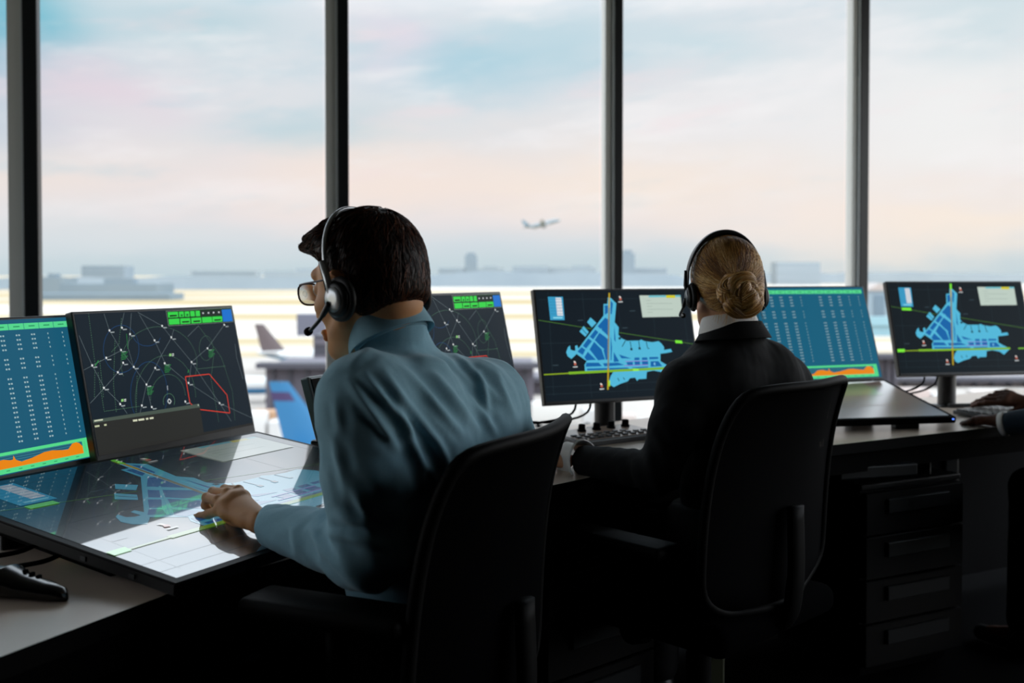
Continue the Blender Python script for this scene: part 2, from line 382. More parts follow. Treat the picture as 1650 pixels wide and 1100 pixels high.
def screen(name,parent,BLc,ax,up,nrm,w_,h_,g,kind='upright',bg='#141d24',inset=.006,rnd=0):
    """mesh of a display: background plus graphics in thin layers on the panel plane"""
    V=[];Fs=[];MI=[];cols=[bg]
    iu=inset/w_; iv=inset/h_
    def put(pts,c,layer,z):
        if c not in cols: cols.append(c)
        P=[]
        for u,v in pts:
            P.append(BLc+ax*(w_*u)+up*(h_*(1-v))+nrm*z)
        b=len(V); V.extend(P)
        if len(pts)==4: tris=[(0,1,2),(0,2,3)]
        else: tris=tessellate_polygon([[Vector((u,v,0)) for u,v in pts]])
        for t in tris:
            t=[b+i for i in t]
            n=(V[t[1]]-V[t[0]]).cross(V[t[2]]-V[t[0]])
            if n.length<1e-12: continue
            if n.dot(nrm)<0: t=t[::-1]
            Fs.append(t); MI.append(cols.index(c))
    put([(iu,iv),(1-iu,iv),(1-iu,1-iv),(iu,1-iv)],bg,0,.0006)
    nl=max([i[2] for i in g.items]+[1])+1
    for pts,c,l in g.items:
        pts=[(min(max(u,iu),1-iu),min(max(v,iv),1-iv)) for u,v in pts]
        put(pts,c,l,.0007+.0012*(l+1)/nl)
    me=bpy.data.meshes.new(name); me.from_pydata([tuple(v) for v in V],[],Fs)
    ms=[smat(c,kind) for c in cols]
    me.polygons.foreach_set('material_index',MI)
    mi=list(MI)
    o=link(name,me,ms,parent)
    me.polygons.foreach_set('material_index',mi); me.update()
    return o

# --- radar picture (drawn in enlarged photo coordinates of the first radar monitor)
def g_radar(panel=True):
    f=homog([(452,100),(1478,33),(1617,828),(622,1010)]); g=Gfx(f)
    lnc='#6a787d'; dsh='#5f8f6e'; blu='#1b4a7d'; gr='#2e8f47'
    thin=.0028
    for c,rx,ry in (((760,330),110,150),((935,610),115,200)): g.arc(c,rx,ry,0,360,.003,blu)
    g.arc((920,230),90,80,20,170,.003,blu)
    def D(*p): g.line(list(p),.0028,dsh,dash=.016)
    g.arc((1000,420),240,235,-200,20,.0028,dsh,dash=.01); g.arc((1040,640),190,270,-190,0,.0028,dsh,dash=.01)
    g.arc((1055,640),110,150,-185,-5,.0028,dsh,dash=.01); g.arc((1300,320),45,80,0,360,.0025,dsh,dash=.01)
    g.arc((1060,660),36,48,150,390,.0025,dsh)
    D((555,110),(600,420),(600,640)); D((700,350),(745,300),(760,130)); D((720,280),(715,560),(735,730)); D((860,500),(855,760))
    D((1250,175),(1400,380),(1470,600),(1485,790)); D((1240,455),(1430,435)); D((1350,350),(1330,520),(1380,800)); D((620,480),(660,720),(880,690))
    D((600,430),(640,400)); D((630,420),(655,640))
    def Ln(*p): g.line(list(p),thin,lnc)
    for p in [((500,250),(585,440)),((585,440),(660,575),(760,675),(800,735)),((530,465),(668,390),(760,340)),((660,575),(740,480),(775,420)),
              ((575,670),(660,575)),((650,110),(685,215),(760,340)),((820,100),(812,235)),((860,95),(1015,180),(1075,255),(1205,410),(1290,540),(1385,675),(1460,790)),
              ((870,110),(968,275),(1035,420),(1185,545),(1270,600),(1385,675),(1600,770)),((760,340),(838,445),(918,555),(950,700)),((918,555),(972,450),(1010,370),(1075,255),(1090,200)),
              ((1205,410),(1308,320),(1420,165)),((1205,410),(1185,545)),((838,445),(800,320),(812,235)),((918,555),(890,685),(880,730)),((775,100),(755,200)),((1180,245),(1250,175)),((1490,290),(1500,380),(1540,520))]:
        Ln(*p)
    nodes=[(685,215),(762,196),(813,236),(758,338),(668,388),(772,418),(740,478),(583,436),(838,444),(656,575),(918,555),(757,676),(890,686),(952,696),(967,274),(1015,180),(1074,253),(1032,420),(972,450),(1204,411),(1308,321),(1420,165),(1184,545),(1163,663),(1384,674)]
    g.dots(nodes,.0085,.014,'#e8ecec'); g.dots([(x+18,y+11) for x,y in nodes],.022,.007,'#a3adb0')
    for (x,y) in ((780,375),(1052,455),(943,595),(1335,355)):
        for k in range(6): g.line([(x-22+k%2*3,y-22+k*9),(x+20-k%3*6,y-26+k*9)],.0036,gr)
    g.line([(620,405),(600,440)],.006,gr); g.line([(790,235),(800,330)],.003,gr); g.line([(1185,460),(1180,480)],.006,gr)
    for (x,y) in ((1060,365),(762,652)):
        g.poly([(x,y-6),(x+14,y-8),(x+14,y+8),(x,y+10)],'#8fd07a'); g.line([(x+18,y-4),(x+30,y-6)],.006,'#d8e0dd'); g.line([(x+18,y+6),(x+30,y+4)],.006,'#d8e0dd')
    g.line([(1048,562),(1051,590)],.005,'#cfd6d6'); g.line([(1050,660),(1060,645),(1073,660),(1063,677)],.006,'#dfe6e6',closed=True)
    g.line([(1163,505),(1318,488),(1432,622),(1450,738),(1240,712),(1192,672)],.0065,'#d8412f',closed=True)
    # bottom message window
    if panel:
        g.poly([(590,772),(1250,677),(1256,700),(594,792)],'#4b584f')
        g.poly([(594,792),(1256,700),(1285,890),(610,1004)],'#2b2c2a')
        g.line([(600,778),(652,771)],.010,'#cdd3b9'); g.line([(604,812),(632,808)],.012,'#c8cfa8'); g.line([(660,804),(675,802)],.012,'#c8cfa8')
        for a,b in ((835,862),(868,905),(915,930),(938,962)): g.line([(a,780-(a-835)*.13),(b,780-(b-835)*.13)],.013,'#d9dcc0')
        g.poly([(610,975),(1610,800),(1612,826),(618,1004)],'#2a2a28')
        g.dots([(1245,686)],.008,.012,'#aab5a5')
    # button strip, top right
    k=homog([(123,190),(1510,60),(1560,420),(175,560)])
    k2=homog([(0,0),(1,0),(1,1),(0,1)])
    # strip local coords in a second enlargement: (x,y)->first enlargement
    def S(p): return (1002+p[0]*.3096,  19.6+p[1]*.3096)
    def R4(pts,c): g.poly([S(p) for p in pts],c)
    R4([(115,205),(1500,95),(1545,405),(170,520)],'#8a9a8f'); R4([(122,212),(1495,103),(1538,400),(176,512)],'#16301c')
    G='#35d84a'
    for q in ([(150,228),(365,212),(372,328),(165,345)],[(385,212),(485,205),(495,320),(395,328)],[(505,205),(600,198),(612,312),(515,318)],[(620,195),(710,188),(725,302),(632,310)],[(735,186),(822,180),(835,298),(745,302)],
              [(172,372),(395,355),(402,475),(185,492)],[(412,355),(620,340),(630,460),(420,475)],[(640,340),(850,322),(862,440),(650,458)],[(870,320),(1080,304),(1090,422),(880,438)],[(1090,302),(1300,288),(1308,402),(1100,418)]):
        R4(q,G)
    for q in ([(190,290),(340,278),(345,310),(195,325)],[(450,415),(600,402),(605,432),(455,445)],[(685,398),(830,386),(835,415),(690,430)],[(1130,362),(1275,350),(1280,378),(1135,392)]): R4(q,'#10240f')
    for x,y in ((443,290),(560,278)): R4([(x-22,y-22),(x+22,y-24),(x+22,y+20),(x-20,y+22)],'#167a2e')
    for x,y in ((895,232),(1010,224),(1118,215),(1230,206)): R4([(x-50,y-42),(x+50,y-50),(x+54,y+44),(x-46,y+52)],'#23292b'); R4([(x-16,y-14),(x+14,y-16),(x+16,y+14),(x-14,y+16)],'#d5dadb')
    R4([(1290,148),(1490,132),(1528,390),(1322,405)],'#1473d2')
    return g
# --- airport ground map (drawn in enlarged photo coordinates of the woman's monitor)
def g_map(variant=0):
    g=Gfx(homog([(88,130),(1354,117),(1456,990),(195,1050)])); gd='#2c3e46'; LB='#55bde0'; DB='#1566ac'; ST='#5fc3e2'
    for p in [((205,140),(265,985)),((482,160),(565,1000)),((760,150),(850,960)),((1050,200),(1110,960)),((1290,150),(1385,950)),((130,215),(960,205)),((165,570),(1380,545)),((200,915),(1440,868)),((195,975),(1450,925))]:
        g.line(list(p),.0022,gd)
    for x,y in ((470,385),(890,308),(828,446),(275,745)): g.line([(x-22,y),(x+22,y-2)],.007,'#3a4c55')
    g.line([(130,382),(560,452)],.005,'#4f7d35'); g.line([(780,483),(1410,578)],.005,'#4f7d35')
    body=[(655,250),(686,250),(690,195),(712,200),(758,245),(745,400),(778,440),(775,500),(800,530),(845,550),(945,548),(960,540),(985,552),(1050,562),(1100,553),(1122,570),(1145,600),(1145,625),(1200,616),(1212,640),(1160,650),(1115,655),(1115,715),(1160,742),(1218,772),(1160,830),(1125,803),(1060,790),(1005,800),(735,800),(510,798),(505,742),(522,712),(435,650),(440,632),(655,345)]
    g.poly(body,LB)
    g.poly([(735,800),(1005,798),(1000,855),(940,858),(925,872),(910,845),(870,850),(850,875),(790,895),(740,920),(715,905),(703,870),(715,830)],LB)
    g.poly([(550,360),(598,405),(562,442),(523,398)],LB); g.poly([(495,430),(537,478),(510,517),(463,475)],LB); g.line([(482,452),(522,497)],.006,'#1b5575')
    g.poly([(372,600),(388,586),(392,618),(412,628),(432,628),(428,590),(445,584),(458,620),(436,660),(400,694),(370,672),(358,640)],LB)
    for q in ([(664,262),(690,262),(690,322),(666,338)],[(712,222),(730,245),(722,330),(712,335)],[(608,432),(668,362),(692,375),(692,508)],[(543,520),(590,458),(614,480),(573,537)],[(490,590),(533,530),(563,552),(517,610)],
              [(448,635),(480,600),(510,620),(490,662)],[(583,540),(625,480),(692,538),(690,700),(675,702),(655,618)],[(545,618),(580,557),(640,618),(668,700),(612,705)],[(503,680),(530,638),(597,702),(520,706)],[(713,500),(724,600),(720,706),(714,706)],
              [(738,640),(782,716),(738,720)],[(520,725),(618,725),(645,753),(514,757)],[(652,730),(773,725),(822,745),(664,755)],[(525,771),(850,765),(870,782),(525,787)],[(742,430),(754,560),(740,540)],[(780,660),(880,693),(800,690)],
              [(905,685),(945,685),(945,705),(905,706)],[(965,685),(1008,684),(1010,704),(966,705)],[(1025,682),(1098,681),(1098,697),(1025,700)],[(840,722),(890,720),(892,745),(850,746)],[(905,716),(948,714),(950,744),(908,745)],
              [(965,713),(1013,712),(1016,742),(968,743)],[(1035,716),(1098,715),(1128,755),(1035,760)],[(885,765),(1015,757),(1015,766),(890,775)]): g.poly(q,DB)
    for p in (((595,460),(690,530)),((500,670),(640,450)),((545,520),(660,620)),((726,440),(740,560))): g.line(list(p),.007,ST)
    for p in (((832,548),(805,598)),((870,556),(880,618)),((940,552),(946,610)),((1000,556),(1012,612),(1025,612)),((770,848),(782,872)),((815,845),(826,862)),((880,852),(905,865))): g.line(list(p),.007,'#16323f')
    g.dots([(880,618),(946,612),(785,530)],.014,.02,'#16323f')
    g.line([(830,716),(1016,712)],.007,'#8c86d8'); g.line([(822,750),(900,748),(1016,744)],.008,'#8c86d8')
    g.line([(180,818),(382,808)],.010,'#8fae22'); g.line([(380,807),(1218,769)],.022,'#7fb92a')
    g.line([(700,160),(692,940)],.015,'#c1a524'); g.line([(699,280),(694,770)],.012,'#7f8577')
    if variant==0:
        g.line([(703,868),(703,914)],.018,'#a6e23a'); g.poly([(1235,545),(1290,550),(1296,572),(1238,570)],'#7df03c'); g.poly([(890,772),(938,774),(940,792),(892,794)],'#9af04a')
    else:
        g.line([(700,150),(700,205)],.022,'#7df03c'); g.poly([(175,800),(250,796),(250,826),(180,830)],'#7df03c'); g.line([(1290,768),(1440,760)],.016,'#6fae35'); g.poly([(232,392),(320,392),(325,420),(236,418)],'#7df03c')
    # legend left and message box right
    g.poly([(205,193),(325,193),(342,382),(228,382)],'#3ba0cb'); g.poly([(266,200),(312,200),(330,347),(283,347)],'#dfe3e8')
    for k in range(6): g.line([(212+k*3,212+k*24),(322+k*3,212+k*24)],.003,'#2c7fae')
    g.line([(250,363),(325,363)],.012,'#8fe0f4')
    g.poly([(945,180),(1282,176),(1300,352),(970,360)],'#c3d3c8'); g.line([(1020,188),(1282,184)],.017,'#6fc3d2'); g.poly([(1163,178),(1238,178),(1240,200),(1165,200)],'#d9cf1f')
    for k in range(5): g.line([(1000+k*3,222+k*24),(1040+k*3+(k%2)*170,221+k*24)],.004,'#9fb1a8')
    ic=[(425,725),(637,902),(785,200)]+([(1265,850)] if variant else [])
    for x,y in ic:
        g.poly([(x-9,y-14),(x+6,y-12),(x+14,y+14),(x,y+8)],'#efe6e2'); g.poly([(x-2,y),(x+14,y+4),(x+12,y+20),(x-6,y+16)],'#c7614c'); g.line([(x-12,y+34),(x+24,y+32)],.010,'#c9cfd0')
    g.poly([(1060,725),(1072,728),(1072,750),(1060,745)],'#7fc8f0')
    return g
# --- timetable / load chart screen
def g_table():
    g=Gfx(None); 
    n=13
    for k in range(n): g.rect(.02+k*.0735,.045,.02+(k+1)*.0735-.002,.085,'#57dd92'); 
    for k in range(n): g.dots([(.057+k*.0735,.065)],.03,.008,'#2d9a66',uv=True)
    rows=[.122,.152,.182,.212]+[.275,.305,.335]+[.398+.0305*k for k in range(14)]
    for k,u in enumerate([.055,.130,.202,.276,.349,.422,.496,.57,.643,.717,.79,.864,.938]):
        thick=k in (1,2,3,4,5,8,9,10)
        if k in (7,): continue
        for v in rows:
            if thick:
                g.dots([(u-.006,v),(u+.006,v)],.0078,.0105,'#9dbcc2',uv=True)
            else: g.dots([(u,v)],.005,.0115,'#8fb3ba',uv=True)
    g.rect(.02,.845,.965,.975,'#57e08f'); g.rect(.035,.865,.935,.945,'#245f74')
    for k in range(5): g.line([(.035,.872+k*.015),(.935,.868+k*.015)],.003,'#3f88a0',uv=True)
    xs=[(.035,.30),(.07,.55),(.11,.9),(.15,.7),(.19,.35),(.24,.4),(.28,.5),(.33,.2),(.40,.25),(.45,.2),(.48,.22),(.51,.62),(.55,.68),(.58,.55),(.593,.56),(.598,.85),(.606,.5),(.63,.3),(.68,.42),(.74,.66),(.78,.68),(.83,.55),(.86,.52),(.885,.9),(.905,.95),(.92,.85),(.935,.55)]
    top=[(u,.945-.085*h) for u,h in xs]
    g.poly(top+[(.935,.945),(.035,.945)],'#f08a12',uv=True)
    for k in range(16): g.dots([(.06+k*.056,.960)],.016,.005,'#2f9a62',uv=True)
    g.line([(.948,.87),(.948,.94)],.003,'#2f9a62',dash=.012,uv=True)
    return g

# ------------------------------------------------------------------ monitors
M_bez=mat('bezel','#1b1e20',.4); M_bezl=mat('bezel_edge','#5c5f60',.4)
def monitor(label,x,y,z,yaw,tilt,g,bg='#141d24',w_=.53,h_=.33125,col_off=.13,cables=True,bezel='#15181a',chin=.004):
    ax=Vector((math.cos(yaw),math.sin(yaw),0)); bk=Vector((-math.sin(yaw),math.cos(yaw),0)); up=Vector((0,0,math.cos(tilt)))+bk*math.sin(tilt)
    nrm=ax.cross(up).normalized(); B=Vector((x,y,z))
    base=B+ax*w_/2+bk*col_off; base.z=DZ
    t=thing('monitor',label,'monitor',base,yaw)
    R=Matrix((ax,up.cross(ax)*-1,up)).transposed() if False else Matrix((ax,-nrm,up)).transposed()
    C=B+ax*w_/2+up*h_/2
    bm=bmesh.new(); box(bm,C-nrm*.011-up*chin/2,(w_,.022,h_+chin),R,bev=.003); box(bm,C-nrm*.028-up*.02,(w_*.55,.022,h_*.5),R,bev=.008); obj('casing',bm,mat('case_'+bezel,bezel,.4),t)
    screen('screen',t,B,ax,up,nrm,w_,h_,g,bg=bg)
    # column with rounded footprint, then neck to the panel
    ctop=(C-nrm*.03).z
    bm=bmesh.new(); pts=[Vector((base.x,base.y,DZ+.0008)),Vector((base.x,base.y,ctop))]
    tube(bm,pts,.031,24,upv=ax); col=obj('column',bm,M_black,t,smooth=True,sharp=40)
    bm=bmesh.new(); tube(bm,[Vector((base.x,base.y,ctop-.03)),C-nrm*.038],.018,12); obj('neck',bm,M_black,t,smooth=True,sharp=40)
    bm=bmesh.new(); c=base+bk*.0; box(bm,(c.x,c.y,DZ+.0035),(.09,.07,.006),rotz(yaw),bev=.0025); obj('foot',bm,M_black,t)
    if cables:
        for s in (-.10,-.15):
            p0=C+ax*(s)-up*.10-nrm*.03; p3=base+ax*(s*1.9-.04)+bk*.10+Vector((0,0,.004))
            bm=bmesh.new(); tube(bm,spline([p0,p0-up*.09-nrm*.03,(p0+p3)/2-Vector((0,0,.05))-nrm*.02,p3+Vector((0,0,.02)),p3],6),.0035,6); obj('cable',bm,M_blackm,t,smooth=True)
    bm=bmesh.new(); p=B+ax*(w_-.04)+up*.004-nrm*.006; lathe(bm,[(.003,0),(.003,.004)],10,Matrix.Translation(p-Vector((0,0,.008)))); 
    obj('power_light',bm,mat('led','#ffffff',emit='#dfe8ff',es=1.5),t)
    return t
TB='#1b5c78'
monitor('leftmost monitor, teal timetable screen with a green header and orange chart',-1.1429,1.7997,.7875,1.1569,.233,g_table(),bg=TB,chin=.022)
monitor('dark radar monitor with a red outline and grey message panel, left of the man',-.9112,2.2392,.7945,1.1285,.2246,g_radar(),bg='#16222c',bezel='#2c2d2c',chin=.022)
monitor("second dark radar monitor, half hidden behind the man's shoulder",-.2451,2.4167,.8286,1.0265,.2226,g_radar(False),bg='#13202a')
monitor('monitor with a blue airport map directly in front of the seated woman',.0916,2.8694,.8355,.4197,.232,g_map(0),bg='#131d25')
monitor('teal timetable monitor with an orange chart, right of the woman',.7581,3.2812,.8479,.34,.3348,g_table(),bg='#14607e')
monitor('rightmost monitor with a blue airport map, at the right edge',1.3156,3.4716,.858,.1858,.2789,g_map(1),bg='#131c22')

def flat_display(label,name,BLp,BRp,TRp,g,bg,thick,chamfer=0.0,edge=M_black,kind='table'):
    B=Vector(BLp); ax=(Vector(BRp)-B); w_=ax.length; ax.normalize(); v=Vector(TRp)-Vector(BRp); v-=ax*v.dot(ax); h_=v.length; up=v.normalized(); nrm=ax.cross(up).normalized()
    C=B+ax*w_/2+up*h_/2
    t=thing(name,label,'display',(C.x,C.y,DZ),math.atan2(ax.y,ax.x))
    # body as a prism with cut corners
    bm=bmesh.new(); c=chamfer
    out=[(c,0),(w_-c,0),(w_,c),(w_,h_-c),(w_-c,h_),(c,h_),(0,h_-c),(0,c)] if c else [(0,0),(w_,0),(w_,h_),(0,h_)]
    top=[bm.verts.new(B+ax*a+up*b) for a,b in out]; bot=[bm.verts.new(B+ax*a+up*b-nrm*thick) for a,b in out]
    n=len(out); bm.faces.new(top); bm.faces.new(bot[::-1])
    for i in range(n): bm.faces.new((top[i],bot[i],bot[(i+1)%n],top[(i+1)%n]))
    bmesh.ops.bevel(bm,geom=[e for e in bm.edges if all(f.normal.length>=0 for f in e.link_faces)],offset=.0025,segments=2,affect='EDGES')
    obj('casing',bm,edge,t)
    screen('screen',t,B,ax,up,nrm,w_,h_,g,kind=kind,bg=bg,inset=.016)
    return t,B,ax,up,nrm,w_,h_
k=1.08
def sc(p): return Vector((p[0]*k,p[1]*k,CAMZ+(p[2]-CAMZ)*k))
q=[(-0.948,1.639,0.849),(-0.572,2.29,0.849),(-0.07,2.0,0.79),(-0.446,1.349,0.79)]
TLt,TRt,BRt,BLt=[sc(p) for p in q]
# table map: same drawing, stretched over the touch table
gm=g_map(1)
t,B,ax,up,nrm,w_,h_=flat_display('large tilted glass touch table with a blue airport map under his hand','touch_table',BLt,BRt,TRt,gm,'#0b151c',.020,edge=mat('table_case','#0a0b0c',.5,spec=.15))
for u_ in (.12,.78):
    bm=bmesh.new()
    a_=B+ax*w_*u_+up*h_*.80-nrm*.02; hgt=a_.z-DZ
    box(bm,(a_.x,a_.y,DZ+hgt/2),(.10,.06,hgt+.006),rotz(math.atan2(ax.y,ax.x)),bev=.004)
    obj('rear_foot',bm,M_black,t)
bm=bmesh.new(); pL=B+up*h_*.28-nrm*.034-ax*.004+ax*.12; 
box(bm,(B+ax*.16+up*h_*.55-nrm*.032),(.26,h_*.55,.024),Matrix((ax,up,nrm)).transposed(),bev=.006); obj('connector_bay',bm,M_blackm,t)
bm=bmesh.new(); box(bm,B+ax*.10-up*.001-nrm*.011,(.075,.004,.009),Matrix((ax,up,nrm)).transposed()); obj('badge_plate',bm,mat('badge','#2a2d30',.3,metal=.5),t)
for q_ in (.09,.2):
    bm=bmesh.new(); box(bm,B+ax*-.0006+up*q_-nrm*.011,(.003,.012,.007),Matrix((ax,up,nrm)).transposed()); obj('side_button',bm,M_steel,t)
for kx in range(2):
    P=B+up*h_*(.45+.1*kx)-nrm*.03
    bm=bmesh.new(); tube(bm,spline([P+ax*.03,P-ax*.02-Vector((0,0,.004)),P-ax*.06+up*.10-Vector((0,0,0.03)),P-ax*.03+up*.26-Vector((0,0,.06))],6),.004,6)
    for v in bm.verts: v.co.z=max(v.co.z,DZ+.002)
    obj('cable',bm,M_blackm,t,smooth=True)
# right station touch table: pale sky reflection put into its base and glow colours; green and violet areas
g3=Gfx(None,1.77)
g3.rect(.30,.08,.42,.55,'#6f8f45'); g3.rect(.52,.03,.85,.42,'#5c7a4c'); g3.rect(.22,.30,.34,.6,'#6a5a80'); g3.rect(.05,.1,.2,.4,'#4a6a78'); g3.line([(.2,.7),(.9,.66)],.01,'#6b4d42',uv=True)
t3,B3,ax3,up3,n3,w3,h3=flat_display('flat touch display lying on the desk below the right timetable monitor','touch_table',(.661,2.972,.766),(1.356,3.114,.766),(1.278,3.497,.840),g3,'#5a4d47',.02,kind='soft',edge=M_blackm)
for u_ in (.2,.8):
    bm=bmesh.new(); a_=B3+ax3*w3*u_+up3*h3*.8-n3*.02; hgt=a_.z-DZ
    box(bm,(a_.x,a_.y,DZ+hgt/2),(.08,.05,hgt+.006),rotz(.2),bev=.004); obj('foot',bm,M_black,t3); bm=bmesh.new()
    a_=B3+ax3*w3*u_+up3*h3*.12-n3*.02; hgt=a_.z-DZ
    box(bm,(a_.x,a_.y,DZ+hgt/2),(.08,.03,hgt+.004),rotz(.2),bev=.003); obj('foot',bm,M_black,t3)
bm=bmesh.new(); lathe(bm,[(.003,0),(.003,.003)],8,Matrix.Translation(B3+ax3*(w3-.012)-n3*.008+Vector((0,-.002,0)))); obj('power_light',bm,mat('led_blue','#4060ff',emit='#5f8cff',es=2),t3)
# small touch panel seen edge-on behind the man
yaw5=1.15; tilt5=.30; ax5=Vector((math.cos(yaw5),math.sin(yaw5),0)); bk5=Vector((-math.sin(yaw5),math.cos(yaw5),0)); up5=Vector((0,0,math.cos(tilt5)))+bk5*math.sin(tilt5); nr5=ax5.cross(up5)
B5=at(523,708,2.42); w5,h5=.27,.155
c5=B5+ax5*w5/2+bk5*.06
t5=thing('small_display','small black tilted touch panel with a grey edge, left of his shoulder','display',(c5.x,c5.y,DZ),yaw5)
R5=Matrix((ax5,-nr5,up5)).transposed(); C5=B5+ax5*w5/2+up5*h5/2
bm=bmesh.new(); box(bm,C5-nr5*.014,(w5,.026,h5),R5,bev=.005,seg=3); obj('casing',bm,mat('panel_grey','#6f7475',.35,metal=.4),t5)
bm=bmesh.new(); box(bm,C5+nr5*.0004,(w5-.012,.004,h5-.012),R5,bev=.001,seg=1); obj('screen',bm,mat('glass_black','#050607',.12,spec=.6),t5)
bm=bmesh.new(); box(bm,(C5-nr5*.05-Vector((0,0,.0))).xy.to_3d()+Vector((0,0,DZ+.03)),(.12,.05,.06),rotz(yaw5),bev=.006); tube(bm,[(C5-nr5*.05).xy.to_3d()+Vector((0,0,DZ+.05)),C5-nr5*.02],.014,10); obj('stand',bm,M_black,t5)

# ------------------------------------------------------------------ things on the desk
# control keypad with knobs in front of the woman
ck=onz(975,708,DZ); yk=.62
R=rotz(yk); X=Vector((math.cos(yk),math.sin(yk),0)); Yk=Vector((-math.sin(yk),math.cos(yk),0))
t=thing('mixer_keypad','black control keypad with round knobs on the desk before the woman','keypad',(ck.x,ck.y,DZ),yk)
tl=.05; RK=R@Matrix.Rotation(tl,3,'X'); U=RK@Vector((0,0,1)); YK=RK@Vector((0,1,0)); c0=Vector((ck.x,ck.y,DZ+.016))
bm=bmesh.new(); box(bm,c0-U*.004,(.30,.15,.018),RK,bev=.004); obj('housing',bm,M_black,t)
bm=bmesh.new(); box(bm,c0+U*.0055,(.285,.138,.002),RK); obj('faceplate',bm,mat('keypad_plate','#8a776a',.25,spec=.7),t)
for i in range(4):
    p=c0+X*(-.055+.055*i)+YK*.038+U*.0065
    bm=bmesh.new(); M4=Matrix.Translation(p)@RK.to_4x4(); lathe(bm,[(.013,0),(.013,.004),(.0105,.006),(.010,.018),(.0085,.020)],20,M4); obj('knob',bm,M_blackm,t,smooth=True,sharp=40)
M_key=mat('key_grey','#5b5651',.45)
for i in range(9):
    for j in range(3):
        if i>6 and j==2: continue
        p=c0+X*(-.124+.030*i)+YK*(-.056+.022*j)+U*.0085
        bm=bmesh.new(); box(bm,p,(.017,.012,.005),RK,bev=.0015,seg=1); obj('key',bm,M_black if (i+j)%4 else M_key,t)
# keyboard before the third person
kk=onz(1580,671,DZ); yk=.42; R=rotz(yk); X=R@Vector((1,0,0)); Yk=R@Vector((0,1,0))
t=thing('keyboard','thin dark keyboard under the hands of the person at the right edge','keyboard',(kk.x+.1,kk.y,DZ),yk)
c0=Vector((kk.x,kk.y,DZ))+X*.16
bm=bmesh.new(); box(bm,c0+Vector((0,0,.009)),(.42,.14,.014),R,bev=.003); obj('tray',bm,M_black,t)
for i in range(14):
    for j in range(5):
        bm=bmesh.new(); box(bm,c0+X*(-.19+.0292*i)+Yk*(-.052+.026*j)+Vector((0,0,.018)),(.024,.021,.006),R,bev=.002,seg=1); obj('key',bm,M_key,t)
# low dark bar at the back of the desk (cable duct)
t_=onz(1570,657,DZ); bm=bmesh.new(); box(bm,t_+Vector((.06,.02,.008)),(.30,.012,.014),rotz(.1),bev=.002); tag(obj('ruler_bar',bm,M_black),'thin dark bar lying behind the keyboard under the rightmost monitor','bar')
# hand controller, front left
hc=onz(48,962,DZ); t=thing('hand_controller','black plastic hand controller with a rounded nose on the bare desk, bottom left','controller',(hc.x,hc.y,DZ),-.25)
bm=bmesh.new(); a0=Vector((math.cos(-.28),math.sin(-.28),0)); 
sec=[(-.13,.022,.012),(-.11,.030,.017),(-.07,.032,.018),(-.035,.030,.022),(-.01,.024,.015),(.03,.020,.012),(.055,.013,.009),(.064,.004,.004)]
rings=[]; bb=Vector((-a0.y,a0.x,0))
for s_,wy,hz in sec:
    ctr=Vector((hc.x,hc.y,DZ))+a0*s_+Vector((0,0,hz)); rings.append([bm.verts.new(ctr+bb*wy*math.copysign(abs(math.cos(th))**.8,math.cos(th))+Vector((0,0,hz*math.copysign(abs(math.sin(th))**.8,math.sin(th))))) for th in [2*PI*j/20 for j in range(20)]])
for r0,r1 in zip(rings,rings[1:]):
    for j in range(20): bm.faces.new((r0[j],r0[(j+1)%20],r1[(j+1)%20],r1[j]))
bm.faces.new(rings[0][::-1]); bm.faces.new(rings[-1]); obj('shell',bm,mat('gloss_black','#06080b',.18,spec=.6),t,smooth=True,sharp=60)
bm=bmesh.new(); box(bm,Vector((hc.x,hc.y,DZ+.0375))+a0*-.055,(.034,.022,.003),rotz(-.28),bev=.001,seg=1); obj('label_plate',bm,mat('plate','#5f686c',.35,metal=.5),t)
bm=bmesh.new()
for j in range(4): box(bm,Vector((hc.x,hc.y,DZ+.036-.003*j))+a0*(-.03+.012*j)+bb*.012,(.006,.008,.006),rotz(-.28),bev=.001,seg=1)
obj('trigger',bm,M_blackm,t)

# ------------------------------------------------------------------ chairs
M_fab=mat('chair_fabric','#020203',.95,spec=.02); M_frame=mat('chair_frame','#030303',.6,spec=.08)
m=bpy.data.materials.new('chair_mesh'); m.use_nodes=True; nt=m.node_tree; b=nt.nodes['Principled BSDF']; b.inputs['Base Color'].default_value=(.0015,.0015,.002,1); b.inputs['Roughness'].default_value=.7; b.inputs['Specular IOR Level'].default_value=.03
tc=nt.nodes.new('ShaderNodeTexCoord'); wv=nt.nodes.new('ShaderNodeTexWave'); wv.bands_direction='Z'; wv.inputs['Scale'].default_value=150; wv2=nt.nodes.new('ShaderNodeTexWave'); wv2.bands_direction='X'; wv2.inputs['Scale'].default_value=150
mu=nt.nodes.new('ShaderNodeMath'); mu.operation='MULTIPLY'; gt=nt.nodes.new('ShaderNodeMath'); gt.operation='GREATER_THAN'; gt.inputs[1].default_value=.80; iv=nt.nodes.new('ShaderNodeMath'); iv.operation='SUBTRACT'; iv.inputs[0].default_value=1
for q_ in (wv,wv2): nt.links.new(tc.outputs['Object'],q_.inputs['Vector'])
nt.links.new(wv.outputs['Fac'],mu.inputs[0]); nt.links.new(wv2.outputs['Fac'],mu.inputs[1]); nt.links.new(mu.outputs[0],gt.inputs[0]); nt.links.new(gt.outputs[0],iv.inputs[1]); nt.links.new(iv.outputs[0],b.inputs['Alpha'])
M_mesh=m
